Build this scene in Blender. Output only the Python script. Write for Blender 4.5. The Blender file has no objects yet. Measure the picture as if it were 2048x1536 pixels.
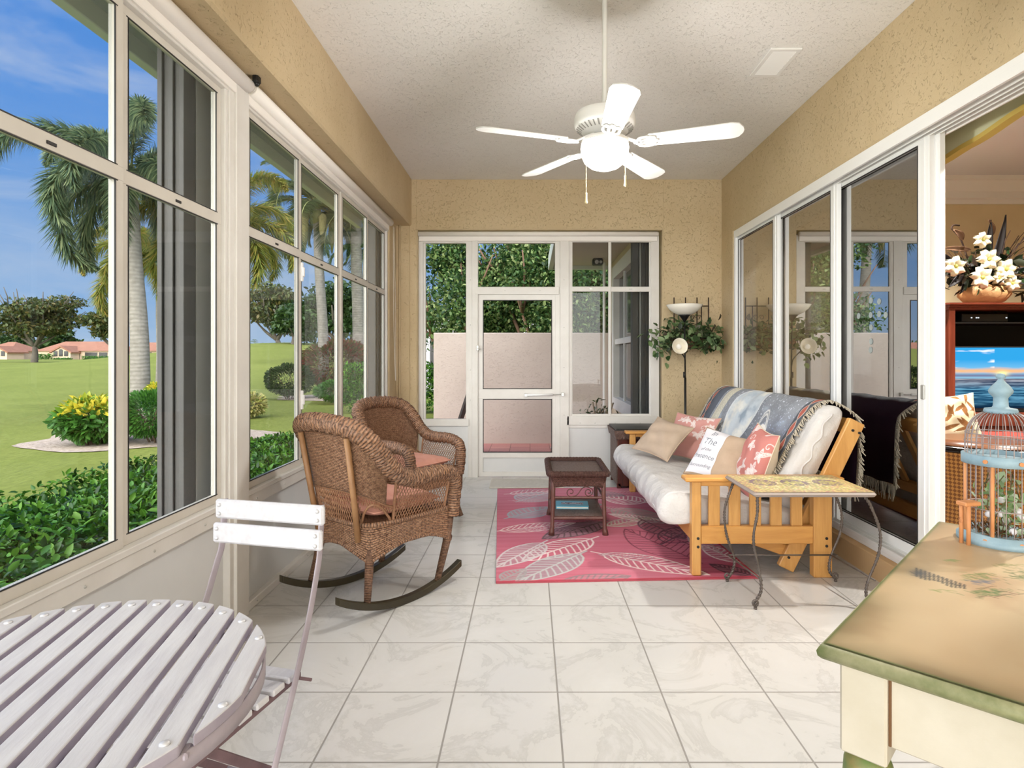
import bpy, math, random
import numpy as np
from mathutils import Vector, Matrix, Quaternion
PI = math.pi
F_PX, CX, CY, EYE = 1195.0, 1060.0, 714.0, 1.315
rnd = random.Random(7)
scene = bpy.context.scene
COL = scene.collection

def P(x, y, Y):
    return Vector(((x-CX)*Y/F_PX, Y, EYE-(y-CY)*Y/F_PX))

# ------------------------------------------------------------------ mesh builder
def catmull(pts, n=6, closed=False):
    pts = [Vector(p) for p in pts]
    out = []
    N = len(pts)
    rng = range(N) if closed else range(N-1)
    for i in rng:
        if closed:
            p0, p1, p2, p3 = pts[(i-1) % N], pts[i], pts[(i+1) % N], pts[(i+2) % N]
        else:
            p1, p2 = pts[i], pts[i+1]
            p0 = pts[i-1] if i > 0 else p1*2-p2
            p3 = pts[i+2] if i+2 < N else p2*2-p1
        for k in range(n):
            t = k/n
            out.append(0.5*((2*p1)+(p2-p0)*t+(2*p0-5*p1+4*p2-p3)*t*t+(3*p1-p0-3*p2+p3)*t**3))
    if not closed:
        out.append(pts[-1].copy())
    return out

def frames(pts, closed=False, up0=None):
    N = len(pts)
    T = []
    for i in range(N):
        a = pts[(i-1) % N] if (closed or i > 0) else pts[i]
        b = pts[(i+1) % N] if (closed or i < N-1) else pts[i]
        d = (b-a)
        T.append(d.normalized() if d.length > 1e-9 else Vector((0, 0, 1)))
    up = Vector(up0) if up0 is not None else (Vector((0, 0, 1)) if abs(T[0].z) < .9 else Vector((0, 1, 0)))
    U = (up-T[0]*up.dot(T[0])).normalized()
    res = []
    for i in range(N):
        if i > 0:
            q = T[i-1].rotation_difference(T[i])
            U = (q @ U)
            U = (U-T[i]*U.dot(T[i])).normalized()
        res.append((T[i], U, T[i].cross(U)))
    return res

class MB:
    def __init__(s):
        s.v = []; s.f = []; s.m = []; s.s = []; s.uv = {}; s.M = None
    def pv(s, p):
        p = Vector(p)
        if s.M is not None: p = s.M @ p
        s.v.append(p); return len(s.v)-1
    def face(s, idx, mat=0, smooth=False, uv=None):
        s.f.append(tuple(idx)); s.m.append(mat); s.s.append(smooth)
        if uv is not None: s.uv[len(s.f)-1] = uv
    def box(s, x0, x1, y0, y1, z0, z1, b=.002, mat=0):
        s.nb = getattr(s, 'nb', 0)+1; e = ((s.nb*5) % 11)*.00007
        x0, x1, y0, y1, z0, z1 = [min(x0, x1)-e, max(x0, x1)+e, min(y0, y1)-e, max(y0, y1)+e, min(z0, z1)-e, max(z0, z1)+e]
        x0, x1 = min(x0, x1), max(x0, x1); y0, y1 = min(y0, y1), max(y0, y1); z0, z1 = min(z0, z1), max(z0, z1)
        b = min(b, (x1-x0)*.45, (y1-y0)*.45, (z1-z0)*.45)
        if b <= 0:
            c = [s.pv((x, y, z)) for z in (z0, z1) for y in (y0, y1) for x in (x0, x1)]
            for q in ((0, 2, 3, 1), (4, 5, 7, 6), (0, 1, 5, 4), (2, 6, 7, 3), (0, 4, 6, 2), (1, 3, 7, 5)):
                s.face([c[i] for i in q], mat)
            return
        K = {}
        for iz, z in enumerate((z0, z1)):
            for iy, y in enumerate((y0, y1)):
                for ix, x in enumerate((x0, x1)):
                    sx, sy, sz = (b if ix == 0 else -b), (b if iy == 0 else -b), (b if iz == 0 else -b)
                    K[ix, iy, iz, 0] = s.pv((x, y+sy, z+sz))
                    K[ix, iy, iz, 1] = s.pv((x+sx, y, z+sz))
                    K[ix, iy, iz, 2] = s.pv((x+sx, y+sy, z))
        for i in (0, 1):
            q = [K[i, 0, 0, 0], K[i, 1, 0, 0], K[i, 1, 1, 0], K[i, 0, 1, 0]]; s.face(q if i else q[::-1], mat)
            q = [K[0, i, 0, 1], K[0, i, 1, 1], K[1, i, 1, 1], K[1, i, 0, 1]]; s.face(q if i else q[::-1], mat)
            q = [K[0, 0, i, 2], K[1, 0, i, 2], K[1, 1, i, 2], K[0, 1, i, 2]]; s.face(q if i else q[::-1], mat)
        for i in (0, 1):
            for j in (0, 1):
                s.face([K[i, j, 0, 0], K[i, j, 1, 0], K[i, j, 1, 1], K[i, j, 0, 1]], mat)
                s.face([K[i, 0, j, 0], K[i, 1, j, 0], K[i, 1, j, 2], K[i, 0, j, 2]], mat)
                s.face([K[0, i, j, 1], K[1, i, j, 1], K[1, i, j, 2], K[0, i, j, 2]], mat)
                for k in (0, 1):
                    s.face([K[i, j, k, 0], K[i, j, k, 1], K[i, j, k, 2]], mat)
    def obox(s, c, ax, ay, az, b=.002, mat=0):
        """box centred at c with half-axis vectors"""
        ax, ay, az = Vector(ax), Vector(ay), Vector(az)
        old = s.M
        L = (ax.length, ay.length, az.length)
        X, Y, Z = ax.normalized(), ay.normalized(), az.normalized()
        m = Matrix(((X.x, Y.x, Z.x, c[0]), (X.y, Y.y, Z.y, c[1]), (X.z, Y.z, Z.z, c[2]), (0, 0, 0, 1)))
        s.M = m if old is None else old @ m
        s.box(-L[0], L[0], -L[1], L[1], -L[2], L[2], b, mat)
        s.M = old
    def beam(s, a, c, w, t, up=(0, 0, 1), b=.003, mat=0):
        """straight board from a to c, width w across, thickness t along 'up'"""
        a, c = Vector(a), Vector(c); d = (c-a); up = Vector(up)
        Z = (up-d.normalized()*up.dot(d.normalized())).normalized()
        X = d.normalized().cross(Z)
        s.obox((a+c)/2, d/2, X*(w/2), Z*(t/2), b, mat)
    def tube(s, pts, r, n=8, closed=False, caps=True, ridge=None, mat=0, smooth=True, sq=1.0, up0=None, vs=1.0):
        pts = [Vector(p) for p in pts]
        fr = frames(pts, closed, up0)
        N = len(pts); rows = []; L = 0
        for i, p in enumerate(pts):
            if i: L += (pts[i]-pts[i-1]).length
            rr = r[i] if isinstance(r, (list, tuple)) else r
            T, U, W = fr[i]
            row = []
            for k in range(n):
                a = 2*PI*k/n
                q = rr
                if ridge: q = rr*(1+ridge[0]*abs(math.sin(ridge[2]*a/2+ridge[1]*L)))
                row.append(s.pv(p+U*(math.cos(a)*q)+W*(math.sin(a)*q*sq)))
            rows.append((row, L))
        M = N if closed else N-1
        for i in range(M):
            a, la = rows[i]; c, lc = rows[(i+1) % N]
            for k in range(n):
                k2 = (k+1) % n
                s.face((a[k], a[k2], c[k2], c[k]), mat, smooth,
                       ((k/n*vs, la), ((k+1)/n*vs, la), ((k+1)/n*vs, lc), (k/n*vs, lc)))
        if caps and not closed:
            s.face(rows[0][0][::-1], mat); s.face(rows[-1][0], mat)
    def cyl(s, a, c, r, n=16, r2=None, mat=0):
        s.tube([a, c], [r, r if r2 is None else r2], n, mat=mat)
    def lathe(s, prof, c=(0, 0, 0), n=24, mat=0, smooth=True, caps=True):
        c = Vector(c); rows = []
        for r, z in prof:
            rows.append([s.pv(c+Vector((r*math.cos(2*PI*k/n), r*math.sin(2*PI*k/n), z))) for k in range(n)])
        L = 0
        for i in range(len(rows)-1):
            for k in range(n):
                k2 = (k+1) % n
                s.face((rows[i][k], rows[i][k2], rows[i+1][k2], rows[i+1][k]), mat, smooth,
                       ((k/n, prof[i][1]), ((k+1)/n, prof[i][1]), ((k+1)/n, prof[i+1][1]), (k/n, prof[i+1][1])))
        if caps:
            s.face(rows[0][::-1], mat); s.face(rows[-1], mat)
    def sphere(s, c, r, n=12, mat=0, sz=1.0):
        prof = [(max(1e-4, r*math.sin(PI*i/n)), -r*sz*math.cos(PI*i/n)) for i in range(n+1)]
        s.lathe(prof, c, n*2, mat, caps=False)
    def grid(s, fn, nu, nv, mat=0, smooth=True, uvs=(1, 1)):
        idx = [[s.pv(fn(i/nu, j/nv)) for j in range(nv+1)] for i in range(nu+1)]
        for i in range(nu):
            for j in range(nv):
                s.face((idx[i][j], idx[i+1][j], idx[i+1][j+1], idx[i][j+1]), mat, smooth,
                       ((i/nu*uvs[0], j/nv*uvs[1]), ((i+1)/nu*uvs[0], j/nv*uvs[1]),
                        ((i+1)/nu*uvs[0], (j+1)/nv*uvs[1]), (i/nu*uvs[0], (j+1)/nv*uvs[1])))
    def prism(s, poly, z0, z1, mat=0, axis='z', side=None):
        """poly 2-D outline extruded"""
        def mk(p, z):
            if axis == 'z': return (p[0], p[1], z)
            if axis == 'y': return (p[0], z, p[1])
            return (z, p[0], p[1])
        a = [s.pv(mk(p, z0)) for p in poly]; c = [s.pv(mk(p, z1)) for p in poly]
        s.face(a[::-1], mat); s.face(c, mat)
        n = len(poly)
        for i in range(n):
            j = (i+1) % n
            s.face((a[i], a[j], c[j], c[i]), mat if side is None else side)
    def each(s, name, mats, parent, fns, world=False):
        for fn in fns:
            m = MB(); m.M = s.M; fn(m); m.build(name, mats, parent, world)
    def build(s, name, mats, parent=None, world=False, solid=0, bevel=0, subsurf=0, recalc=True):
        if not isinstance(mats, (list, tuple)): mats = [mats]
        vs = s.v
        if world and parent is not None:
            inv = parent.matrix_basis.inverted()
            if parent.parent is not None: inv = inv @ parent.parent.matrix_basis.inverted()
            vs = [inv @ p for p in vs]
        me = bpy.data.meshes.new(name)
        me.from_pydata([tuple(p) for p in vs], [], s.f)
        for m in mats: me.materials.append(m)
        me.polygons.foreach_set('material_index', s.m)
        me.polygons.foreach_set('use_smooth', s.s)
        if s.uv:
            uvl = me.uv_layers.new(name='UVMap')
            co = []
            for i, f in enumerate(s.f):
                u = s.uv.get(i)
                if u is None: co.extend([0.0]*(2*len(f)))
                else:
                    for q in u: co.extend(q)
            uvl.data.foreach_set('uv', co)
        me.update()
        if recalc:
            import bmesh
            bm = bmesh.new(); bm.from_mesh(me); bmesh.ops.recalc_face_normals(bm, faces=bm.faces); bm.to_mesh(me); bm.free()
        o = bpy.data.objects.new(name, me); COL.objects.link(o)
        if parent is not None: o.parent = parent
        if solid:
            md = o.modifiers.new('thickness', 'SOLIDIFY'); md.thickness = solid; md.offset = 0
        if bevel:
            md = o.modifiers.new('bevel', 'BEVEL'); md.width = bevel; md.segments = 3; md.limit_method = 'ANGLE'
        if subsurf:
            md = o.modifiers.new('sub', 'SUBSURF'); md.levels = subsurf; md.render_levels = subsurf
        return o

def thing(name, label, cat, loc=(0, 0, 0), rz=0, group=None):
    o = bpy.data.objects.new(name, None); COL.objects.link(o)
    o.location = loc; o.rotation_euler = (0, 0, rz)
    o.matrix_basis = Matrix.Translation(Vector(loc)) @ Matrix.Rotation(rz, 4, 'Z')
    o.empty_display_size = .1
    o['label'] = label; o['category'] = cat
    if group: o['group'] = group
    return o
def tag(o, label, cat, group=None, kind=None):
    o['label'] = label; o['category'] = cat
    if group: o['group'] = group
    if kind: o['kind'] = kind
    return o
def structure(o):
    o['kind'] = 'structure'; return o
def sempty(name, loc=(0, 0, 0)):
    o = bpy.data.objects.new(name, None); COL.objects.link(o); o.location = loc
    o.matrix_basis = Matrix.Translation(Vector(loc)); o['kind'] = 'structure'; return o

# ------------------------------------------------------------------ materials
def lin(c):
    if isinstance(c, str):
        c = c.lstrip('#'); c = [int(c[i:i+2], 16)/255 for i in (0, 2, 4)]
    return tuple(x/12.92 if x <= .04045 else ((x+.055)/1.055)**2.4 for x in c)
def L4(c): return (*lin(c), 1)
class NT:
    def __init__(s, name):
        s.mat = bpy.data.materials.new(name); s.mat.use_nodes = True
        s.t = s.mat.node_tree; s.t.nodes.clear()
        s.out = s.n('ShaderNodeOutputMaterial')
    def n(s, typ, **kw):
        nd = s.t.nodes.new(typ)
        for k, v in kw.items():
            if k.startswith('i_'):
                nd.inputs[k[2:].replace('_', ' ')].default_value = v
            else: setattr(nd, k, v)
        return nd
    def l(s, a, b): s.t.links.new(a, b)
    def coord(s, kind='Object', scale=None):
        tc = s.n('ShaderNodeTexCoord'); o = tc.outputs[kind]
        if scale is not None:
            mp = s.n('ShaderNodeMapping'); mp.inputs['Scale'].default_value = scale if hasattr(scale, '__len__') else (scale,)*3
            s.l(o, mp.inputs['Vector']); o = mp.outputs['Vector']
        return o
    def noise(s, vec, scale, detail=3, rough=.5, dist=0):
        nd = s.n('ShaderNodeTexNoise'); nd.inputs['Scale'].default_value = scale; nd.inputs['Detail'].default_value = detail
        nd.inputs['Roughness'].default_value = rough; nd.inputs['Distortion'].default_value = dist
        if vec is not None: s.l(vec, nd.inputs['Vector'])
        return nd.outputs['Fac']
    def ramp(s, fac, stops):
        r = s.n('ShaderNodeValToRGB'); e = r.color_ramp.elements
        while len(e) < len(stops): e.new(.5)
        for i, (p, c) in enumerate(stops):
            e[i].position = p; e[i].color = (c, c, c, 1) if isinstance(c, (int, float)) else L4(c)
        s.l(fac, r.inputs['Fac']); return r.outputs['Color']
    def mix(s, fac, a, b, mode='MIX'):
        m = s.n('ShaderNodeMix', data_type='RGBA', blend_type=mode)
        for inp, v in ((m.inputs[0], fac), (m.inputs[6], a), (m.inputs[7], b)):
            if isinstance(v, (int, float)): inp.default_value = v
            elif isinstance(v, tuple): inp.default_value = v
            elif isinstance(v, str): inp.default_value = L4(v)
            else: s.l(v, inp)
        return m.outputs[2]
    def math(s, op, a, b=None):
        m = s.n('ShaderNodeMath', operation=op)
        for i, v in enumerate((a, b)):
            if v is None: continue
            if isinstance(v, (int, float)): m.inputs[i].default_value = v
            else: s.l(v, m.inputs[i])
        return m.outputs[0]
    def bump(s, h, strength=.3, dist=.01, prev=None):
        b = s.n('ShaderNodeBump'); b.inputs['Strength'].default_value = strength; b.inputs['Distance'].default_value = dist
        s.l(h, b.inputs['Height'])
        if prev is not None: s.l(prev, b.inputs['Normal'])
        return b.outputs['Normal']
    def pbsdf(s, col, rough=.6, metal=0, spec=.5, normal=None, **kw):
        p = s.n('ShaderNodeBsdfPrincipled')
        if isinstance(col, (str, tuple, list)): p.inputs['Base Color'].default_value = L4(col)
        else: s.l(col, p.inputs['Base Color'])
        if isinstance(rough, (int, float)): p.inputs['Roughness'].default_value = rough
        else: s.l(rough, p.inputs['Roughness'])
        p.inputs['Metallic'].default_value = metal
        p.inputs['Specular IOR Level'].default_value = spec
        if normal is not None: s.l(normal, p.inputs['Normal'])
        for k, v in kw.items(): p.inputs[k.replace('_', ' ')].default_value = v
        return p
    def fin(s, p):
        s.l(p.outputs[0] if hasattr(p, 'outputs') else p, s.out.inputs['Surface']); return s.mat

def plain(name, c, rough=.5, metal=0, c2=None, vs=8, bs=0, bstr=.3, bd=.004, stretch=None, spec=.5, coat=0):
    t = NT(name); vec = t.coord('Object', stretch if stretch else 1.0)
    col = c
    if c2: col = t.mix(t.ramp(t.noise(vec, vs, 5, .6), [(.3, 0), (.7, 1)]), c, c2)
    nrm = t.bump(t.noise(vec, bs, 4, .6), bstr, bd) if bs else None
    p = t.pbsdf(col, rough, metal, spec, nrm)
    if coat: p.inputs['Coat Weight'].default_value = coat
    return t.fin(p)

def stucco(name, c, c2, scale=26, strength=.55, horizontal=False, dist=.006):
    t = NT(name); vec = t.coord('Object', (1, 1, 3.0) if horizontal else 1.0)
    n1 = t.noise(vec, scale, 4, .62, 1.6)
    h = t.ramp(n1, [(.33, 0), (.40, .9), (.62, 1)])
    n2 = t.noise(vec, scale*4, 3, .6)
    col = t.mix(t.ramp(t.noise(t.coord('Object'), 1.7, 4, .6), [(.3, 0), (.7, 1)]), c, c2)
    return t.fin(t.pbsdf(col, .85, 0, .25, t.bump(h, strength, dist, t.bump(n2, .25, .003))))

def wood(name, c, c2, axis='x', scale=14, rough=.4, grain=1.0):
    st = {'x': (1, 9, 9), 'y': (9, 1, 9), 'z': (9, 9, 1)}[axis]
    t = NT(name); vec = t.coord('Object', st)
    n = t.noise(vec, scale/6, 6, .65, .8)
    col = t.mix(t.ramp(n, [(.35, 0), (.65, 1)]), c, c2)
    return t.fin(t.pbsdf(col, rough, 0, .5, t.bump(n, .12*grain, .002)))

def wicker(name, c, c2, bw=.022, bh=.0075, rough=.5, hi=None):
    """staggered strands in UV metres"""
    t = NT(name); uv = t.coord('UV')
    b = t.n('ShaderNodeTexBrick'); b.offset = .5; b.squash = 1.0
    b.inputs['Scale'].default_value = 1; b.inputs['Brick Width'].default_value = bw; b.inputs['Row Height'].default_value = bh
    b.inputs['Mortar Size'].default_value = bh*.36; b.inputs['Mortar Smooth'].default_value = 1.0
    b.inputs['Color1'].default_value = L4(c); b.inputs['Color2'].default_value = L4(c2); b.inputs['Mortar'].default_value = L4('#38221a')
    t.l(uv, b.inputs['Vector'])
    nz = t.ramp(t.noise(t.coord('Object'), 70, 4, .7), [(.4, 0), (.66, 1)])
    col = t.mix(t.math('MULTIPLY', nz, .5), b.outputs['Color'], hi or c2, 'MIX')
    inv = t.math('SUBTRACT', 1.0, b.outputs['Fac'])
    return t.fin(t.pbsdf(col, rough, 0, .45, t.bump(inv, .9, .004)))

def vcol(name, rough=.8, bs=0, bstr=.3, bd=.002, emit=0, sheen=0, spec=.3):
    t = NT(name)
    a = t.n('ShaderNodeVertexColor'); a.layer_name = 'Col'
    if emit:
        e = t.n('ShaderNodeEmission'); e.inputs['Strength'].default_value = emit; t.l(a.outputs['Color'], e.inputs['Color']); return t.fin(e)
    nrm = t.bump(t.noise(t.coord('Object'), bs, 3, .6), bstr, bd) if bs else None
    p = t.pbsdf(a.outputs['Color'], rough, 0, spec, nrm)
    if sheen: p.inputs['Sheen Weight'].default_value = sheen
    return t.fin(p)

def leafmat(name, cols, trans=.35, rough=.45):
    t = NT(name); g = t.n('ShaderNodeNewGeometry')
    n = len(cols)
    col = t.ramp(g.outputs['Random Per Island'], [(i/(n-1), c) for i, c in enumerate(cols)])
    p = t.pbsdf(col, rough, 0, .4)
    tr = t.n('ShaderNodeBsdfTranslucent'); t.l(col, tr.inputs['Color'])
    m = t.n('ShaderNodeMixShader'); m.inputs[0].default_value = trans
    t.l(p.outputs[0], m.inputs[1]); t.l(tr.outputs[0], m.inputs[2])
    return t.fin(m)

def glass(name, tint, refl=0.0, ior=1.45, rough=0.0):
    t = NT(name)
    tr = t.n('ShaderNodeBsdfTransparent'); tr.inputs['Color'].default_value = (*tint, 1)
    gl = t.n('ShaderNodeBsdfGlossy'); gl.inputs['Roughness'].default_value = rough
    lw = t.n('ShaderNodeLayerWeight'); lw.inputs['Blend'].default_value = .5
    f0 = ((ior-1)/(ior+1))**2
    f = t.math('ADD', t.math('MULTIPLY', t.math('POWER', lw.outputs['Facing'], 5.0), (1.0-refl-f0)*.55), refl+f0)
    m = t.n('ShaderNodeMixShader'); t.l(f, m.inputs[0]); t.l(tr.outputs[0], m.inputs[1]); t.l(gl.outputs[0], m.inputs[2])
    return t.fin(m)

def emis(name, c, s):
    t = NT(name); e = t.n('ShaderNodeEmission'); e.inputs['Color'].default_value = L4(c); e.inputs['Strength'].default_value = s
    return t.fin(e)

def color_grid(name, fn, cols, mat, parent=None, world=False, solid=0, wrap=False):
    """dense grid; fn(u,v)->xyz arrays ; cols (nu,nv,3) linear colours"""
    nu, nv = cols.shape[:2]
    U, V = np.meshgrid(np.linspace(0, 1, nu), np.linspace(0, 1, nv), indexing='ij')
    X, Y, Z = fn(U, V)
    co = np.stack([X, Y, Z], -1).reshape(-1, 3).astype(np.float32)
    if world and parent is not None:
        inv = np.array(parent.matrix_basis.inverted()); co = co @ inv[:3, :3].T+inv[:3, 3]
    i = np.arange(nu-1)[:, None]*nv+np.arange(nv-1)[None, :]
    F = np.stack([i, i+nv, i+nv+1, i+1], -1).reshape(-1, 4).astype(np.int32)
    return np_mesh(name, co, F, mat, parent, cols.reshape(-1, 3), solid)

def np_mesh(name, co, F, mat, parent=None, cols=None, solid=0, smooth=True):
    me = bpy.data.meshes.new(name); k = F.shape[1]
    me.vertices.add(len(co)); me.vertices.foreach_set('co', co.astype(np.float32).ravel())
    me.loops.add(F.size); me.loops.foreach_set('vertex_index', F.astype(np.int32).ravel())
    me.polygons.add(len(F)); me.polygons.foreach_set('loop_start', np.arange(0, F.size, k, dtype=np.int32))
    me.polygons.foreach_set('use_smooth', np.full(len(F), smooth))
    me.update(calc_edges=True)
    if cols is not None:
        at = me.color_attributes.new('Col', 'FLOAT_COLOR', 'POINT')
        at.data.foreach_set('color', np.concatenate([cols, np.ones((len(cols), 1))], 1).astype(np.float32).ravel())
    me.materials.append(mat)
    o = bpy.data.objects.new(name, me); COL.objects.link(o)
    if parent is not None: o.parent = parent
    if solid:
        md = o.modifiers.new('thickness', 'SOLIDIFY'); md.thickness = solid; md.offset = 0
    return o

def nrm(a): return a/np.maximum(1e-9, np.linalg.norm(a, axis=-1, keepdims=True))
def leaf_cloud(name, pts, size, mat, parent=None, seed=1, aspect=.45, flat=.5, outward=None, vary=.4, world=False):
    """many small folded leaves, one island each"""
    rs = np.random.RandomState(seed); pts = np.asarray(pts, float)
    if world and parent is not None: pts = pts-np.array(parent.matrix_basis.translation)
    n = len(pts)
    d = nrm(rs.normal(size=(n, 3)))
    if outward is not None: d = nrm(d+outward*1.0)
    up = nrm(rs.normal(size=(n, 3))*(1-flat)+np.array([0, 0, flat*1.6]))
    w = nrm(np.cross(d, up)); nn = np.cross(w, d)
    L = size*(1-vary+2*vary*rs.rand(n, 1)); W = L*aspect/2
    base = pts; mid = pts+d*L*.5-nn*L*.06; tip = pts+d*L-nn*L*.12
    l1 = pts+d*L*.3+w*W*.9+nn*L*.05; l2 = pts+d*L*.68+w*W*.8+nn*L*.03
    r1 = pts+d*L*.3-w*W*.9+nn*L*.05; r2 = pts+d*L*.68-w*W*.8+nn*L*.03
    co = np.stack([base, l1, l2, tip, r2, r1], 1).reshape(-1, 3)
    k = np.arange(n)[:, None]*6
    F = np.concatenate([k+np.array([[0, 1, 2, 3]]), k+np.array([[0, 3, 4, 5]])], 0)
    return np_mesh(name, co, F, mat, parent)

# raster painting helpers (metre coordinates)
class Img:
    def __init__(s, w, h, res, base):
        s.nx, s.ny = int(w/res)+1, int(h/res)+1; s.w, s.h = w, h
        s.a = np.zeros((s.nx, s.ny, 3)); s.a[:] = lin(base)
        s.X, s.Y = np.meshgrid(np.linspace(0, w, s.nx), np.linspace(0, h, s.ny), indexing='ij')
    def stroke(s, pts, wd, c, alpha=1.0):
        c = np.array(lin(c)); dx = s.w/(s.nx-1); dy = s.h/(s.ny-1)
        for (x0, y0), (x1, y1) in zip(pts[:-1], pts[1:]):
            i0 = max(0, int((min(x0, x1)-wd)/dx)); i1 = min(s.nx, int((max(x0, x1)+wd)/dx)+2)
            j0 = max(0, int((min(y0, y1)-wd)/dy)); j1 = min(s.ny, int((max(y0, y1)+wd)/dy)+2)
            if i1 <= i0 or j1 <= j0: continue
            X, Y = s.X[i0:i1, j0:j1], s.Y[i0:i1, j0:j1]
            vx, vy = x1-x0, y1-y0; q = vx*vx+vy*vy+1e-12
            t = np.clip(((X-x0)*vx+(Y-y0)*vy)/q, 0, 1)
            d = np.hypot(X-x0-t*vx, Y-y0-t*vy)
            m = np.clip((wd/2-d)/(dx)+.5, 0, 1)[..., None]*alpha
            s.a[i0:i1, j0:j1] = s.a[i0:i1, j0:j1]*(1-m)+c*m
    def mask(s, m, c, alpha=1.0):
        m = np.clip(m, 0, 1)[..., None]*alpha; s.a = s.a*(1-m)+np.array(lin(c))*m
    def leaf(s, x, y, ang, L, W, c, wd=.006, veins=10, fill=None):
        ca, sa = math.cos(ang), math.sin(ang)
        def R(u, v): return (x+ca*u-sa*v, y+sa*u+ca*v)
        pr = lambda t: W/2*math.sin(PI*min(1, t**.8))**.8
        if fill:
            u = (s.X-x)*ca+(s.Y-y)*sa; v = -(s.X-x)*sa+(s.Y-y)*ca
            t = np.clip(u/L, 0, 1); inside = (np.abs(v) < W/2*np.sin(PI*t**.8)**.8) & (u > 0) & (u < L)
            s.mask(inside*1.0, fill[0], fill[1])
        for sg in (1, -1):
            s.stroke([R(L*k/14, sg*pr(k/14)) for k in range(15)], wd, c)
            for k in range(1, veins):
                t = k/veins*.9; v = pr(min(1, t+.12))*.92
                s.stroke([R(L*t, 0), R(L*(t+.06), sg*v*.5), R(L*min(1, t+.13), sg*v)], wd*.8, c)
        s.stroke([R(-L*.12, 0), R(L, 0)], wd*1.1, c)
def vnoise(X, Y, sc, seed=0, oct=4):
    rs = np.random.RandomState(seed); out = 0; amp = 1; tot = 0
    for o in range(oct):
        g = rs.rand(64, 64); x = X*sc*2**o; y = Y*sc*2**o
        xi = np.floor(x).astype(int); yi = np.floor(y).astype(int); fx = x-xi; fy = y-yi
        fx = fx*fx*(3-2*fx); fy = fy*fy*(3-2*fy)
        a = g[xi % 64, yi % 64]; b = g[(xi+1) % 64, yi % 64]; c = g[xi % 64, (yi+1) % 64]; d = g[(xi+1) % 64, (yi+1) % 64]
        out = out+amp*((a*(1-fx)+b*fx)*(1-fy)+(c*(1-fx)+d*fx)*fy); tot += amp; amp *= .5
    return out/tot
# ------------------------------------------------------------------ palette
M = {}
M['stucco'] = stucco('tan stucco', '#ceba98', '#c3ae8a', 34, .75)
M['stucco_ext'] = stucco('pink beige stucco', '#c3b6ab', '#baaca1', 20, .6, True)
M['ceil'] = stucco('white textured ceiling', '#f1efec', '#ebe8e4', 46, .7, dist=.006)
M['inner_wall'] = plain('yellow painted wall', '#e2d3ae', .8, c2='#dccca4', vs=3)
M['inner_ceil'] = plain('pale grey ceiling', '#dfe2ea', .9, bs=160, bstr=.5, bd=.003)
M['arch'] = plain('pale sage plaster', '#d6d7b4', .8, c2='#cdd0a8', vs=3)
M['arch_edge'] = plain('golden plaster', '#cdb460', .8, c2='#c4aa55', vs=4)
M['alu'] = plain('white aluminium', '#dedbd6', .35, c2='#d6d2cc', vs=6, bs=30, bstr=.03)
M['alu2'] = plain('warm white aluminium', '#d4cfc6', .4, c2='#cbc5bb', vs=5)
M['white'] = plain('bright white metal', '#f1f1f0', .35)
M['panel'] = plain('white kick panel', '#d9d9d8', .3, c2='#cfd0d0', vs=2.5)
M['rubber'] = plain('dark gasket', '#2c2a2a', .6)
M['screw'] = plain('screw head', '#bdbbb6', .35, .6)
M['shade'] = plain('white shade tube', '#efeae4', .5)
M['blackpl'] = plain('black plastic', '#151414', .4)
M['glass'] = glass('window glass', (.77, .785, .785), 0.0, 1.28)
M['door_glass'] = glass('reflective bronze glass', (.58, .56, .52), 0.56)
M['screen'] = glass('fine insect screen', (.74, .74, .74), 0.0, 1.02)
M['shutter'] = plain('grey storm shutter', '#6c6966', .6, c2='#5f5c5a', vs=3)
M['shutter_l'] = plain('pale shutter track', '#bdbab4', .5)
M['fascia'] = plain('pale green fascia', '#c8cdc2', .7)
M['soffit'] = plain('grey green soffit', '#a9ada2', .8)
M['paver'] = None

# tile floor
def tile_floor():
    t = NT('marbled ceramic tile'); vec = t.coord('Object')
    T = .4063
    sx = t.n('ShaderNodeSeparateXYZ'); t.l(vec, sx.inputs[0])
    def edge(o, off):
        a = t.math('ADD', o, off); a = t.math('DIVIDE', a, T); fr = t.math('FRACT', a)
        return t.math('MULTIPLY', t.math('ABSOLUTE', t.math('SUBTRACT', fr, .5)), T)
    ex = edge(sx.outputs[0], TX); ey = edge(sx.outputs[1], TY)
    m = t.math('MAXIMUM', ex, ey)
    gr = t.math('GREATER_THAN', m, T/2-.0034)
    soft = t.ramp(t.math('DIVIDE', m, T/2), [(.962, 1), (.992, 0)])
    veins = t.noise(vec, 2.4, 8, .66, .9)
    v = t.ramp(veins, [(.42, '#cccac7'), (.485, '#c0beba'), (.5, '#cbc9c5'), (.7, '#d0cecb')])
    col = t.mix(gr, v, '#8f8b86')
    rough = t.math('ADD', t.math('MULTIPLY', gr, .4), .26)
    return t.fin(t.pbsdf(col, rough, 0, .5, t.bump(soft, .35, .0015)))
TX, TY = -.108, -2.344
M['tile'] = tile_floor()

# ------------------------------------------------------------------ camera
cam = bpy.data.cameras.new('camera'); co = bpy.data.objects.new('camera', cam); COL.objects.link(co)
co.location = (0, 0, EYE); co.rotation_euler = (PI/2, 0, 0)
cam.sensor_width = 36; cam.lens = 36*F_PX/2048; cam.clip_start = .02; cam.clip_end = 900
cam.shift_x = -(CX-1024)/2048; cam.shift_y = (CY-768)/2048
scene.camera = co
scene.view_settings.view_transform = 'Standard'; scene.view_settings.look = 'None'
scene.view_settings.gamma = 1; scene.view_settings.use_curve_mapping = False
scene.view_settings.exposure = 0.36

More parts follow.
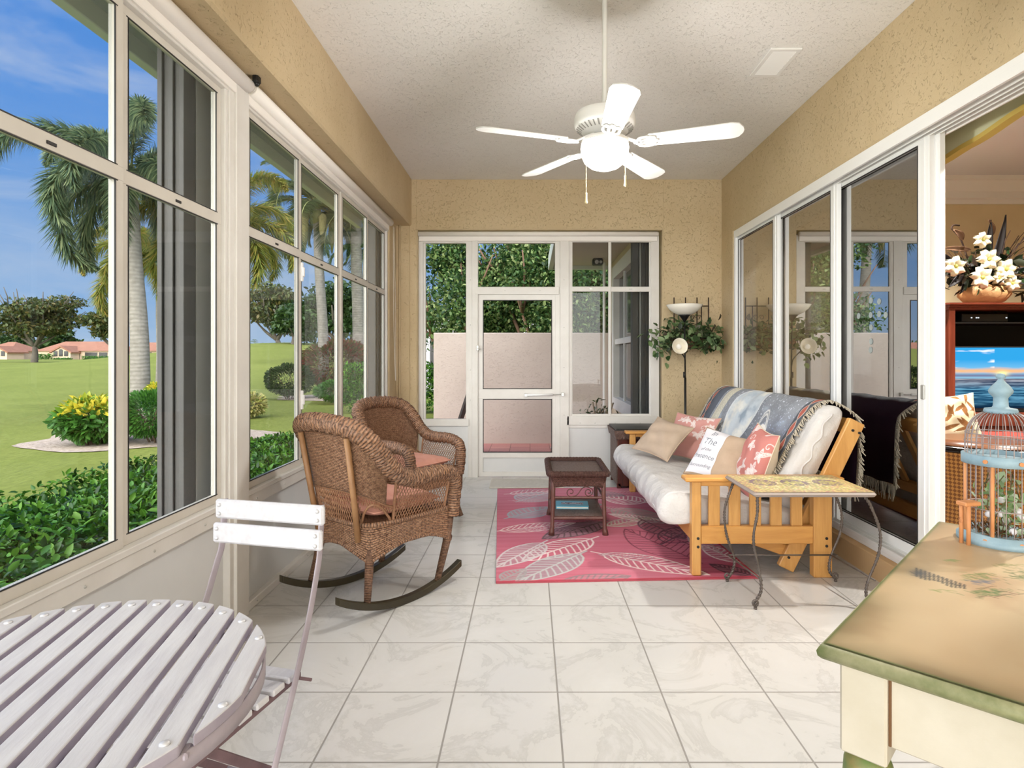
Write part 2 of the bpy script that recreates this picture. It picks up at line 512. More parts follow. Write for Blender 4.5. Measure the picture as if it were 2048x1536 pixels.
# ------------------------------------------------------------------ sky
def sky():
    w = bpy.data.worlds.new('sky'); scene.world = w; w.use_nodes = True
    t = w.node_tree; t.nodes.clear()
    T = NT.__new__(NT); T.t = t; T.mat = None
    out = T.n('ShaderNodeOutputWorld'); bg = T.n('ShaderNodeBackground'); T.l(bg.outputs[0], out.inputs[0])
    tc = T.n('ShaderNodeTexCoord'); d = tc.outputs['Generated']
    sx = T.n('ShaderNodeSeparateXYZ'); T.l(d, sx.inputs[0])
    z = sx.outputs[2]
    base = T.ramp(T.math('MAXIMUM', z, 0.0), [(0, '#a9cbf0'), (.12, '#86b6ef'), (.3, '#5f9fee'), (.55, '#4c90ea'), (1, '#3f80dc')])
    mp = T.n('ShaderNodeMapping'); mp.inputs['Scale'].default_value = (1, 1, 3.2); T.l(d, mp.inputs[0])
    c = T.ramp(T.noise(mp.outputs[0], 2.3, 7, .58, .5), [(.46, 0), (.72, .75)])
    lowc = T.ramp(z, [(0.0, .55), (.16, .28), (.4, 0)])
    cl = T.math('MAXIMUM', c, T.math('MULTIPLY', lowc, T.ramp(T.noise(mp.outputs[0], 4.5, 6, .6), [(.35, 0), (.65, 1)])))
    col = T.mix(cl, base, '#dfe6f2')
    # much brighter sky lobe behind the camera, added to light the open-backed room
    dt = T.n('ShaderNodeVectorMath', operation='DOT_PRODUCT'); T.l(d, dt.inputs[0]); dt.inputs[1].default_value = Vector((-.25, -1, .25)).normalized()
    g = T.ramp(dt.outputs['Value'], [(.05, 0), (.75, 1)])
    col = T.mix(g, col, (1.0, .98, .95, 1))
    st = T.math('ADD', T.math('MULTIPLY', g, SKY_BACK), SKY_FRONT)
    T.l(col, bg.inputs['Color']); T.l(st, bg.inputs['Strength'])
SKY_FRONT, SKY_BACK = 1.10, 6.6
sky()
def lamp(name, kind, loc, energy, color=(1, 1, 1), **kw):
    l = bpy.data.lights.new(name, kind); l.energy = energy; l.color = color
    for k, v in kw.items(): setattr(l, k, v)
    o = bpy.data.objects.new(name, l); COL.objects.link(o); o.location = loc; return o
sun = lamp('sun', 'SUN', (8, -4, 12), 1.25, (1, .95, .86), angle=math.radians(3))
sun.rotation_euler = Vector((.62, -.22, .9)).to_track_quat('Z', 'Y').to_euler()

# ------------------------------------------------------------------ room shell
XL, XR, YB, ZC = -1.45, 2.075, 6.467, 3.236
Y0 = -4.6
def S(name, fn, mats, **kw):
    m = MB(); fn(m); o = m.build(name, mats, **kw); return structure(o)

S('floor', lambda m: m.box(XL-.05, XR, Y0, YB+.12, -.12, 0, 0), M['tile'])
S('ceiling', lambda m: m.box(-1.40, XR+.1, Y0, YB+.1, ZC, ZC+.1, 0), M['ceil'])
# dropped beam along the left side, over the windows, and outer eave
S('wall_left', lambda m: (m.box(-1.62, -1.283, Y0, YB+.05, 2.735, ZC+.1, .012),
                          m.box(-1.62, XL+.005, 6.13, YB+.05, -.1, 2.76, .01)), M['stucco'])
S('trim_1', lambda m: (m.tube([(-1.405, 6.44, 0), (-1.405, 6.44, 2.735)], .012, 8), m.box(-1.47, -1.30, 6.452, 6.5, 0, 2.735, .004)), M['stucco'])
def back(m):
    X0, X1, ZT = -1.218, 1.434, 2.69
    m.box(-1.62, X0, YB, YB+.22, -.1, ZC+.1, .012)
    m.box(X1, XR+.12, YB, YB+.22, -.1, ZC+.1, .012)
    m.box(X0-.02, X1+.02, YB, YB+.22, ZT, ZC+.1, .012)
S('wall_back', back, M['stucco'])
# right wall: header over the sliding doors, return by the corner, solid part behind the camera
def right(m):
    m.box(XR, XR+.16, Y0, YB+.1, 2.60, ZC+.1, .012)
    m.box(XR, XR+.16, 6.105, YB+.1, -.1, 2.62, .012)
    m.box(XR, XR+.16, Y0, 1.95, -.1, 2.62, .012)
S('wall_right', right, M['stucco'])
M['curb'] = stucco('tan kerb', '#cfae84', '#c4a074', 40, .15)
S('baseboard_right', lambda m: m.box(2.04, 2.3, 1.95, 6.105, -.05, .138, .006), M['curb'])

# ------------------------------------------------------------------ left windows (white aluminium sliders over kick panels)
XW = -1.47
def left_window(num, y0, y1, mull, first_frame=True):
    W = sempty('window_%d' % num, (XW, y0, 0)); n = 0
    a = MB()   # main frame
    a.box(XW-.045, XW+.018, y0, y1, .535, .60, .003)              # sill
    a.box(XW-.03, XW+.028, y0, y1, .60, .625, .003)
    a.box(XW-.045, XW+.018, y0, y1, 2.60, 2.735, .003)             # head
    for y in (y0, y1-.028): a.box(XW-.045, XW+.012, y, y+.028, .60, 2.62, .003)
    a.build('window_frame', M['alu'], W, True)
    k = MB(); k.box(XW-.03, XW-.012, y0, y1, .04, .54, 0); k.build('kick_panel', M['panel'], W, True)
    k = MB(); k.box(XW-.045, XL, y0, y1, 0, .045, .004); k.build('bottom_track', M['alu'], W, True)
    sc = MB(); yy = y0+.12
    while yy < y1-.05:
        sc.sphere((XW+.018, yy, .565), .006, 5); sc.sphere((XL, yy, .022), .005, 4); yy += .36
    sc.build('screws', M['screw'], W, True)
    ys = [y0+.028]+mull+[y1-.028]
    for i in range(len(ys)-1):
        ya, yb = ys[i], ys[i+1]; off = -.012 if i % 2 else .0
        s = MB(); x0, x1 = XW-.022+off, XW+.004+off
        wl = .038 if i else .03
        s.box(x0, x1, ya, ya+.042, .625, 2.6, .003); s.box(x0, x1, yb-.042, yb, .625, 2.6, .003)
        s.box(x0, x1, ya, yb, .625, .665, .003); s.box(x0, x1, ya, yb, 2.565, 2.6, .003)
        s.box(x0, x1+.002, ya, yb, 1.945, 1.998, .003)
        so = s.build('sash', M['alu2'], W, True)
        g = MB()
        for xx in ((x0+x1)/2,): g.box(xx-.002, xx+.002, ya+.03, yb-.03, .66, 1.947, 0); g.box(xx-.002, xx+.002, ya+.03, yb-.03, 1.996, 2.567, 0)
        g.build('pane', M['glass'], so, True)
        r = MB()
        for za, zb in ((.665, 1.945), (1.998, 2.565)):
            for y_ in (ya+.042, yb-.045): r.box(x1-.002, x1+.0015, y_, y_+.003, za, zb, 0)
            for z_ in (za, zb-.003): r.box(x1-.002, x1+.0015, ya+.032, yb-.032, z_, z_+.003, 0)
        r.build('gasket', M['rubber'], so, True)
        l = MB(); l.box(x1, x1+.006, (ya+yb)/2-.018, (ya+yb)/2+.018, 1.962, 1.972, .001); l.build('latch', M['rubber'], so, True)
    return W
left_window(1, 1.47, 2.885, [2.155])
left_window(2, 3.055, 6.12, [3.82, 4.635, 5.405])
left_window(3, -.15, 1.29, [.55])
left_window(4, -4.55, -.33, [-3.5, -2.45, -1.4])
def post(m):
    for a, b in ((2.885, 3.055), (1.29, 1.47), (-.33, -.15)):
        m.box(-1.53, -1.45, a, b, 0, 2.74, .004)
        m.box(-1.46, -1.436, a+.04, b-.0, 0, 2.74, .004)
S('trim_2', post, M['alu'])
hg = MB()
for y in (3.825,):
    for z0, z1 in ((1.80, 1.92), (.98, 1.10)): 
        hg.box(XW+.003, XW+.016, y-.012, y+.012, z0, z1, .003); hg.box(XW+.01, XW+.022, y-.006, y+.018, z0+.03, z1-.03, .003)
structure(hg.build('trim_3', M['white']))

# shade tubes
def shade_tube(a, b, label, r=.034, hang=None):
    a, b = Vector(a), Vector(b)
    t = thing('roller_shade', label, 'window shade', a)
    m = MB(); m.cyl(a, b, r, 20); m.build('shade_roll', M['shade'], t, True)
    d = (b-a).normalized()
    m.each('end_cap', M['alu2'], t, [lambda q: q.cyl(a-d*.012, a+d*.004, r*.8, 16), lambda q: q.cyl(b-d*.004, b+d*.012, r*.8, 16)], True)
    m = MB()
    if abs(d.y) > .5: m.box(a.x-.035, a.x-.012, a.y, b.y, a.z-.075, a.z-.0, .004)
    else: m.box(a.x, b.x, a.y+.012, a.y+.035, a.z-.075, a.z-.0, .004)
    m.build('hem_bar', M['shade'], t, True)
    return t
shade_tube((-1.425, 1.2, 2.685), (-1.425, 3.02, 2.685), 'near white roller shade rolled up under the beam above the big left window')
shade_tube((-1.425, 3.045, 2.685), (-1.425, 6.1, 2.685), 'far white roller shade rolled up above the four-bay left window')
br = MB(); br.box(-1.40, -1.37, 3.005, 3.05, 2.70, 2.75, .008); br.sphere((-1.385, 3.03, 2.70), .014, 6)
tag(br.build('shade_bracket', M['blackpl']), 'small black bracket under the beam between the two left roller shades', 'bracket')
cd = MB(); cd.tube(catmull([(-1.41, 6.16, 2.66), (-1.41, 6.18, 1.8), (-1.40, 6.2, 1.15), (-1.40, 6.215, 1.08), (-1.40, 6.235, 1.15), (-1.405, 6.24, 1.8), (-1.41, 6.2, 2.66)], 5), .0018, 5)
tag(cd.build('pull_cord', M['shade']), 'thin looped white shade cord hanging by the back left corner', 'cord')

# ------------------------------------------------------------------ back wall assembly (Y ~ 6.55)
YW = 6.53
def bz(y): return EYE-(y-CY)*YW/F_PX
def bx_(x): return (x-CX)*YW/F_PX
def rect(m, x0, x1, y0, y1, d0=.0, d1=.05, b=.003, mat=0):
    """pixel rectangle on the back frame plane, d measured away from the room"""
    m.box(bx_(x0), bx_(x1), YW+d0, YW+d1, bz(y1), bz(y0), b, mat)
W5 = sempty('window_5', (bx_(836), YW, 0))
m = MB(); rect(m, 834, 846, 470, 957); rect(m, 846, 936, 470, 486); rect(m, 834, 938, 838, 852, -.012, .05); rect(m, 932, 938, 480, 840)
rect(m, 846, 851, 486, 838, .012, .04); m.build('window_frame', M['alu'], W5, True)
m = MB(); rect(m, 836, 940, 852, 957, .01, .03, 0); m.build('kick_panel', M['panel'], W5, True)
m = MB(); rect(m, 846, 934, 484, 840, .025, .028, 0); m.build('pane', M['screen'], W5, True)
m = MB()
for x0, x1 in ((936, 944), (944, 956)): rect(m, x0, x1, 470, 958, -.012 if x0 == 944 else 0, .05)
for x0, x1 in ((1110, 1120), (1120, 1138)): rect(m, x0, x1, 470, 958, -.012 if x0 == 1120 else 0, .05)
rect(m, 938, 1138, 470, 486); rect(m, 950, 1118, 574, 589, -.014, .05)
structure(m.build('trim_4', M['alu']))
D1 = sempty('door_1', (bx_(958), YW, 0))
m = MB(); rect(m, 956, 966, 589, 952, .004, .035); rect(m, 1104, 1113, 589, 952, .004, .035); rect(m, 956, 1113, 589, 600, .004, .035)
rect(m, 956, 1113, 778, 798, .002, .035); rect(m, 956, 1113, 905, 916, .004, .035); rect(m, 956, 1113, 944, 953, .004, .035); m.build('door_frame', M['alu'], D1, True)
m = MB(); rect(m, 964, 1106, 914, 946, .015, .025, 0); m.build('kick_panel', M['panel'], D1, True)
for a, b in ((598, 780), (796, 907)):
    m = MB(); rect(m, 964, 1106, a, b, .018, .021, 0); m.build('pane', M['screen'], D1, True)
m = MB()
for a, b in ((600, 778), (798, 905)):
    rect(m, 966, 967.2, a, b, .0, .01, 0); rect(m, 1102.6, 1104, a, b, 0, .01, 0); rect(m, 966, 1104, a, a+1.3, 0, .01, 0); rect(m, 966, 1104, b-1.3, b, 0, .01, 0)
m.build('gasket', M['rubber'], D1, True)
m = MB(); m.cyl((bx_(1052), YW-.03, bz(790)), (bx_(1106), YW-.03, bz(789)), .012, 12); m.build('door_closer', M['white'], D1, True)
m = MB(); m.cyl((bx_(1104), YW-.03, bz(789)), (bx_(1125), YW-.03, bz(788)), .005, 8); m.box(bx_(1122), bx_(1128), YW-.04, YW-.01, bz(792), bz(785), .002); m.box(bx_(1049), bx_(1055), YW-.04, YW+.0, bz(793), bz(787), .002); m.build('closer_rod', M['screw'], D1, True)
m = MB(); m.box(bx_(953), bx_(958), YW-.03, YW+.0, bz(701), bz(691), .003); m.beam((bx_(955), YW-.028, bz(697)), (bx_(963), YW-.03, bz(698)), .01, .006); m.build('door_latch', M['screw'], D1, True)
m = MB(); rect(m, 960, 1110, 484, 575, .02, .023, 0)
structure(m.build('window_6', M['screen']))
W7 = sempty('window_7', (bx_(1140), YW, 0))
m = MB(); rect(m, 1138, 1143, 470, 840); rect(m, 1302, 1318, 470, 852); rect(m, 1138, 1304, 470, 484); rect(m, 1134, 1318, 832, 850, -.012, .05); rect(m, 1134, 1318, 850, 856, -.004, .05)
m.build('window_frame', M['alu'], W7, True)
m = MB(); rect(m, 1134, 1325, 856, 957, .01, .03, 0); m.build('kick_panel', M['panel'], W7, True)
for k, (a, b) in enumerate(((1141, 1222), (1219, 1304))):
    o = .004+.012*k; s = MB()
    rect(s, a, a+4, 480, 833, o, o+.02); rect(s, b-5, b, 480, 833, o, o+.02); rect(s, a, b, 573, 583, o-.002, o+.02); rect(s, a, b, 480, 484, o, o+.02); rect(s, a, b, 828, 833, o, o+.02)
    so = s.build('sash', M['alu'], W7, True)
    g = MB(); rect(g, a+2, b-2, 482, 575, o+.01, o+.013, 0); rect(g, a+2, b-2, 581, 830, o+.01, o+.013, 0); g.build('pane', M['glass'], so, True)
    l = MB(); rect(l, (a+b)/2-3, (a+b)/2+3, 576.5, 579.5, o-.006, o, .001); l.build('latch', M['screw'], so, True)
sc = MB()
for x, y in ((941, 560), (941, 650), (941, 740), (941, 800), (1128, 560), (1128, 655), (1128, 735), (1128, 830), (1160, 846), (1190, 846), (1230, 846), (1280, 846), (1010, 581), (1080, 581)):
    sc.sphere((bx_(x), YW-.013, bz(y)), .0045, 5)
structure(sc.build('trim_5', M['screw']))
shade_tube((bx_(834)+.02, YW-.03, bz(469)), (bx_(1314), YW-.03, bz(469)), 'white roller shade rolled up in the recess above the back screen door', .026)

# ------------------------------------------------------------------ sliding glass doors to the living room
D2 = sempty('door_2', (2.1, 6.1, .138))
m = MB()
m.box(2.09, 2.30, 1.95, 6.105, .138, .165, .003)
m.box(2.087, 2.096, 1.95, 6.105, .16, .188, .003)
m.box(2.085, 2.10, 1.95, 6.105, .165, .19, .002); m.box(2.142, 2.146, 1.95, 6.105, .165, .185, .001); m.box(2.179, 2.183, 1.95, 6.105, .165, .185, .001); m.box(2.216, 2.22, 1.95, 6.105, .165, .185, .001)
m.box(2.082, 2.30, 1.95, 6.105, 2.565, 2.602, .003)
for x, e in ((2.082, .02), (2.1425, .004), (2.1795, .004), (2.2165, .004), (2.258, .014)): m.box(x, x+e, 1.95, 6.105, 2.525, 2.57, .003)
m.box(2.082, 2.108, 6.06, 6.105, .14, 2.6, .003); m.box(2.10, 2.30, 6.09, 6.105, .14, 2.6, .003)
m.build('door_track', M['white'], D2, True)
def slider(ya, yb, x, wa, wb, glassy=True):
    s = MB(); z0, z1 = .17, 2.555
    s.box(x, x+.032, ya, ya+wa, z0, z1, .003); s.box(x, x+.032, yb-wb, yb, z0, z1, .003)
    s.box(x, x+.032, ya, yb, z0, z0+.07, .003); s.box(x, x+.032, ya, yb, z1-.05, z1, .003)
    s.box(x-.006, x, ya+wa*.35, ya+wa*.45, z0, z1, 0)
    so = s.build('door_panel', M['white'], D2, True)
    g = MB(); g.box(x+.014, x+.017, ya+wa-.005, yb-wb+.005, z0+.06, z1-.045, 0); g.build('pane', M['door_glass'], so, True)
    r = MB()
    for y in (ya+wa, yb-wb-.005): r.box(x-.001, x+.003, y, y+.005, z0+.07, z1-.05, 0)
    r.box(x-.001, x+.003, ya+wa, yb-wb, z0+.07, z0+.075, 0); r.box(x-.001, x+.003, ya+wa, yb-wb, z1-.055, z1-.05, 0)
    r.build('gasket', M['rubber'], so, True)
    return so
p3 = slider(3.27, 4.33, 2.184, .095, .08)
slider(4.18, 5.21, 2.147, .09, .08)
slider(5.10, 6.085, 2.110, .09, .03)
p4 = slider(3.24, 4.31, 2.221, .075, .05)
for so in (p3,):
    h = MB(); h.box(2.174, 2.185, 3.30, 3.33, 1.08, 1.16, .004); h.build('handle', M['screw'], so, True)
st = MB()
for x, y in ((1742, 601), (1758, 603), (1741, 630), (1758, 628), (1771, 630), (1742, 655), (1742, 683), (1741, 700), (1717, 632)):
    q = P(x, y, 3.7); k = 2.196/q.x; yy = q.y*k; zz = EYE+(q.z-EYE)*k
    st.cyl((2.1955, yy, zz), (2.1965, yy, zz), .020, 14)
st.build('stickers', plain('frosted sticker', '#9fa9a8', .2), p3, True)

# ------------------------------------------------------------------ living room beyond
XI = 2.31
def living(m):
    m.box(XI, 7.2, 6.5, 6.7, 0, 3.6, 0); m.box(7.1, 7.3, .4, 6.6, 0, 3.6, 0); m.box(XI, 7.2, .3, .4, 0, 3.6, 0)
    m.box(XR+.155, XI+.02, 6.105, 6.6, 0, 3.6, 0); m.box(XR+.155, XI+.02, .3, 1.95, 0, 3.6, 0); m.box(XR+.15, XI+.02, .3, 6.6, 2.61, 3.6, 0)
S('wall_inner', living, M['inner_wall'])
S('floor_inner', lambda m: m.box(2.302, 7.2, .3, 6.6, 0, .14, 0), plain('dark wood floor', '#6b4a33', .35, c2='#5a3c28', vs=4, stretch=(1, 6, 1)))
S('ceiling_inner', lambda m: m.box(XR+.15, 7.2, .3, 6.6, 3.25, 3.35, 0), M['inner_ceil'])
def crown(m):
    prof = [(0, 3.25), (0, 2.975), (-.02, 2.975), (-.025, 3.02), (-.05, 3.03), (-.055, 3.10), (-.09, 3.15), (-.12, 3.20), (-.14, 3.21), (-.15, 3.25)]
    m.prism([(6.5+a, z) for a, z in prof], XI, 7.1, 0, 'x')
S('trim_6', crown, M['white'])
# arched header just inside the sliding doors
def arch_curve(y):
    pts = [(2.0, 2.58), (2.9, 2.53), (3.3, 2.485), (3.55, 2.462), (3.8, 2.468), (4.3, 2.50), (4.9, 2.50), (5.4, 2.46), (6.1, 2.40)]
    for (a, za), (b, zb) in zip(pts[:-1], pts[1:]):
        if y <= b:
            t = max(0, (y-a)/(b-a)); t = t*t*(3-2*t); return za*(1-t)+zb*t
    return pts[-1][1]
def arch(m):
    ys = [1.96+i*(6.1-1.96)/60 for i in range(61)]
    for mat, (xa, xb, lo, hi) in ((0, (2.42, 2.455, 0, 0)),):
        top = [(y, 3.3) for y in ys]; bot = [(y, arch_curve(y)) for y in ys]
        m.prism(bot+top[::-1], xa, xb, 0, 'x')
    for i in range(60):
        y0, y1 = ys[i], ys[i+1]; z0, z1 = arch_curve(y0), arch_curve(y1)
        a = [m.pv(p) for p in ((2.412, y0, z0-.004), (2.412, y1, z1-.004), (2.465, y1, z1-.004), (2.465, y0, z0-.004))]
        m.face(a, 1, True)
        c = [m.pv(p) for p in ((2.412, y0, z0-.004), (2.412, y1, z1-.004), (2.412, y1, z1+.022), (2.412, y0, z0+.022))]
        m.face(c, 1, True)
S('wall_arch', arch, [M['arch'], M['arch_edge']])

# roof slab with eave, outside
def roofs(m):
    m.box(-2.02, 8, -4.8, 6.75, 3.36, 3.5, 0)
    m.box(-2.0, -1.60, -4.8, 7.1, 2.94, 3.36, 0)
S('roof', roofs, M['soffit'])
S('trim_7', lambda m: m.box(-2.06, -2.0, -4.8, 7.1, 2.845, 3.1, .004), M['fascia'])
S('wall_outer', lambda m: m.box(-1.60, -1.48, 6.3, 6.7, -.3, 3.3, 0), M['stucco_ext'])

# accordion storm shutters
def shutter(loc, pts, label, z0, z1):
    """pts: list of (x,y,w,dark)"""
    t = thing('storm_shutter', label, 'shutter', (loc[0], loc[1], z0))
    a = MB(); b = MB()
    for (x0, x1, y0, y1, pale) in pts:
        if pale: b.box(x0, x1, y0, y1, z0, z1, .003)
        else:
            nx = max(2, int(max(x1-x0, y1-y0)/.022))
            along_y = (y1-y0) > (x1-x0)
            for i in range(nx):
                if along_y:
                    a0 = y0+(y1-y0)*i/nx; a.box(x0+(.012 if i % 2 else 0), x1-(.0 if i % 2 else .012), a0, a0+(y1-y0)/nx*.86, z0, z1, .002)
                else:
                    a0 = x0+(x1-x0)*i/nx; a.box(a0, a0+(x1-x0)/nx*.86, y0+(.012 if i % 2 else 0), y1-(0 if i % 2 else .012), z0, z1, .002)
    a.build('shutter_slats', M['shutter'], t, True)
    if b.f: b.build('shutter_track', M['shutter_l'], t, True)
shutter((-1.68, 2.8), [(-1.76, -1.63, 2.82, 2.93, 0), (-1.74, -1.64, 2.94, 3.08, 1), (-1.76, -1.63, 3.09, 3.36, 0)], 'stacked grey storm shutter outside the big left window by the white post', .3, 2.94)
shutter((-1.68, 6.0), [(-1.66, -1.53, 5.97, 6.12, 0)], 'stacked grey storm shutter outside the far end of the four-bay left window', .3, 2.72)
shutter((1.27, 6.8), [(1.155, 1.23, 6.74, 6.88, 0), (1.235, 1.255, 6.74, 6.86, 1), (1.26, 1.42, 6.74, 6.88, 0)], 'stacked dark storm shutter outside the right end of the back window', .3, 2.8)
# ================================================================== OUTDOORS
def gz(x, y):
    """lawn height"""
    z = -.15
    d = math.hypot(x, y)
    z += .85*max(0, min(1, (d-18)/150))**1.0
    z += 2.75*math.exp(-(((x+26)/16)**2+((y-66)/22)**2))
    return z
def lawn():
    xs = [-400, -250, -160, -110, -80, -60]+[-50+i*2 for i in range(24)]+[-1.6, 0, 3, 8, 20, 40, 80, 150]
    ys = [-12, -4]+[i*2 for i in range(0, 55)]+[112, 120, 135, 150, 170, 200, 260, 340, 500]
    m = MB(); idx = [[m.pv((x, y, gz(x, y))) for y in ys] for x in xs]
    for i in range(len(xs)-1):
        for j in range(len(ys)-1): m.face((idx[i][j], idx[i+1][j], idx[i+1][j+1], idx[i][j+1]), 0, True)
    t = NT('mown grass'); v = t.coord('Object')
    n1 = t.noise(v, .35, 5, .6); n2 = t.noise(t.coord('Object', (1, .35, 1)), 14, 5, .7)
    c = t.mix(t.ramp(n1, [(.3, 0), (.7, 1)]), '#79813c', '#8b914a')
    c = t.mix(t.ramp(n2, [(.35, 0), (.65, .7)]), c, '#646c32')
    return structure(m.build('lawn', t.fin(t.pbsdf(c, .9, 0, .1, t.bump(n2, .6, .03)))))
lawn()
M['mulch'] = plain('stone mulch', '#cbb9a8', .9, c2='#94816f', vs=14, bs=18, bstr=.8, bd=.04)
M['bark'] = plain('grey brown bark', '#6b6358', .9, c2='#50483f', vs=5, bs=20, bstr=.5, bd=.02)
M['palmbark'] = None
def palm_bark():
    t = NT('ringed palm bark'); v = t.coord('Object', (1, 1, 1))
    w = t.n('ShaderNodeTexWave'); w.bands_direction = 'Z'; w.inputs['Scale'].default_value = 3.6; w.inputs['Distortion'].default_value = 3.5; w.inputs['Detail'].default_value = 3
    t.l(v, w.inputs['Vector'])
    c = t.mix(w.outputs['Fac'], '#8b857c', '#979087'); c = t.mix(t.ramp(t.noise(v, 6, 5, .7), [(.4, 0), (.7, .7)]), c, '#6d675e')
    return t.fin(t.pbsdf(c, .9, 0, .2, t.bump(w.outputs['Fac'], .25, .02)))
M['palmbark'] = palm_bark()
M['leaf_hedge'] = leafmat('glossy hedge leaves', ['#1d3c12', '#33601c', '#4f8528', '#75a63a'], .25, .35)
M['leaf_dark'] = leafmat('dark leaves', ['#1c3016', '#30481f', '#4b6430'], .25)
M['leaf_green'] = leafmat('mid green leaves', ['#2f5a1c', '#44752a', '#5c8f38'], .3)
M['leaf_yellow'] = leafmat('yellow croton leaves', ['#4b7a1e', '#8ea02a', '#d3c32e', '#e6cf45', '#5c8426'], .3)
M['leaf_pale'] = leafmat('pale croton leaves', ['#8a9a4a', '#c9bd6a', '#d9cc8a', '#6f8440'], .3)
M['leaf_oak'] = leafmat('olive tree leaves', ['#2c371c', '#424e28', '#586234', '#6c5d32'], .25)
M['leaf_tree'] = leafmat('glossy tree leaves', ['#1f3a1c', '#34552a', '#4c6e38', '#7a9352', '#9caa70'], .3)
M['frond'] = leafmat('palm leaflets', ['#34483a', '#4c6248', '#6f8360', '#98a274'], .35)
M['frond_y'] = leafmat('yellow green palm leaflets', ['#5b6e33', '#86913f', '#a5a350', '#b89a4c'], .4)
M['frond_d'] = leafmat('dark palm leaflets', ['#2b3d28', '#3f5336', '#596b48', '#6f7a50'], .3)
M['wood_twig'] = plain('brown twigs', '#5a4a3a', .9)
M['red_flower'] = leafmat('red green leaves', ['#4a6a2c', '#7a3430', '#3f5f28', '#9a4a44', '#54752f'], .3)

def bush(name, label, cat, c, r, h, n, size, mat, group=None, stems=6, box=False, seed=1, mat2=None):
    x, y = c; z = gz(x, y)
    t = thing(name, label, cat, (x, y, z), group=group)
    rs = np.random.RandomState(seed)
    d = nrm(rs.normal(size=(n, 3))); d[:, 2] = np.abs(d[:, 2])*1.0 if box else d[:, 2]
    R = (.72+.3*rs.rand(n, 1)**.5)
    lump = 1+.12*np.sin(d[:, :1]*7+seed)*np.cos(d[:, 1:2]*6)
    p = d*R*lump*np.array([r, r, h*.42])
    if box: p = np.clip(p*1.25, [-r, -r, -1], [r, r, h*.45])
    p[:, 2] += h*.58
    p += np.array([x, y, z])
    if mat2:
        k = p[:, 2]-z > h*.68+.12*rs.rand(n)*h
        leaf_cloud('foliage', p[k], size, mat2, t, seed, outward=d[k], world=True)
        leaf_cloud('inner_foliage', p[~k], size, mat, t, seed+1, outward=d[~k], world=True)
    else: leaf_cloud('foliage', p, size, mat, t, seed, outward=d, world=True)
    m = MB()
    for i in range(stems):
        a = 2*PI*i/stems+seed; q = r*.15
        m.tube(catmull([(x+q*math.cos(a), y+q*math.sin(a), z-.05), (x+r*.4*math.cos(a), y+r*.4*math.sin(a), z+h*.35), (x+r*.6*math.cos(a+.3), y+r*.6*math.sin(a+.3), z+h*.7)], 3), [.02, .018, .016, .014, .012, .01, .008], 5)
    m.build('stem', M['wood_twig'], t, True)
    return t
# long clipped hedge under the left windows
def hedge():
    rs = np.random.RandomState(3)
    t = thing('hedge', 'long leafy green hedge growing right outside the left windows', 'hedge', (-2.6, 3.6, -.15))
    N = 62000
    y = .2+6.6*rs.rand(N)**.9; s = rs.rand(N)
    top = .35+.10*vnoise(y*1.0, y*0, 1.3, 5)+.12*vnoise(y, s*3, 2.2, 8)
    outer = -3.35-.25*np.clip((2.2-y), 0, 2); outer = outer+.2*vnoise(y, y*0, 1.1, 4)
    x = -1.72+(outer+1.72)*s
    z = top-.12*(np.abs(s-.45)*2)**3-.22*rs.rand(N)**2
    side = rs.rand(N) < .32
    x = np.where(side & (rs.rand(N) < .5), outer-.05*rs.rand(N), np.where(side, -1.70-.06*rs.rand(N), x)); z = np.where(side, top-.55*rs.rand(N), z)
    p = np.stack([x, y, z], 1)
    o = leaf_cloud('foliage', p, .048, M['leaf_hedge'], t, 4, aspect=.5, flat=.55, world=True)
    m = MB()
    for i in range(150):
        yy = rs.rand()*6.4+.3; xx = -1.8-1.1*rs.rand()
        m.tube([(xx, yy, -.2), (xx+rs.normal()*.06, yy+rs.normal()*.06, .1), (xx+rs.normal()*.12, yy+rs.normal()*.12, .36)], [.006, .005, .003], 4)
    m.build('twigs', M['wood_twig'], t, True)
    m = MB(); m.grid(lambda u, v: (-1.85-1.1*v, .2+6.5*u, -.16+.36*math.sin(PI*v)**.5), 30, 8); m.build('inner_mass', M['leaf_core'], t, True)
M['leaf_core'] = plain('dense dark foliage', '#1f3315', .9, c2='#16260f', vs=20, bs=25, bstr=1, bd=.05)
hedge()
m = MB()
def bed(m, cx, cy, rx, ry, n=34, dz=.03):
    ctr = m.pv((cx, cy, gz(cx, cy)+dz)); ring = []
    for k in range(n):
        a = 2*PI*k/n; q = 1+.1*math.sin(3*a+1)+.06*math.sin(7*a)
        x, y = cx+rx*q*math.cos(a), cy+ry*q*math.sin(a); ring.append(m.pv((x, y, gz(x, y)+.012)))
    for k in range(n): m.face((ctr, ring[k], ring[(k+1) % n]), 0, True)
bed(m, -6.9, 10.9, 2.0, 1.6); structure(m.build('mulch_bed', M['mulch']))
m = MB(); bed(m, -6.4, 21, 2.6, 1.4); structure(m.build('mulch_bed', M['mulch']))
m = MB(); bed(m, -1.9, 9.6, .8, .6); structure(m.build('mulch_bed', M['mulch']))
bush('croton_bush', 'rounded yellow and green croton bush on the mulch left of the near palm', 'bush', (-7.25, 9.95), .50, .74, 2600, .13, M['leaf_green'], mat2=M['leaf_yellow'], seed=5, stems=9)
bush('green_bush', 'dense clipped green bush at the foot of the near palm', 'bush', (-6.35, 10.2), .62, .88, 7000, .06, M['leaf_green'], seed=6)
bush('croton_bush', 'bright yellow topped bush behind the clipped green bush', 'bush', (-7.35, 12.4), .60, .95, 2600, .10, M['leaf_green'], mat2=M['leaf_yellow'], seed=7)
bush('croton_bush', 'pale yellow croton bush on the lawn seen past the white window post', 'bush', (-6.75, 14.3), .36, .55, 1500, .10, M['leaf_pale'], seed=8)
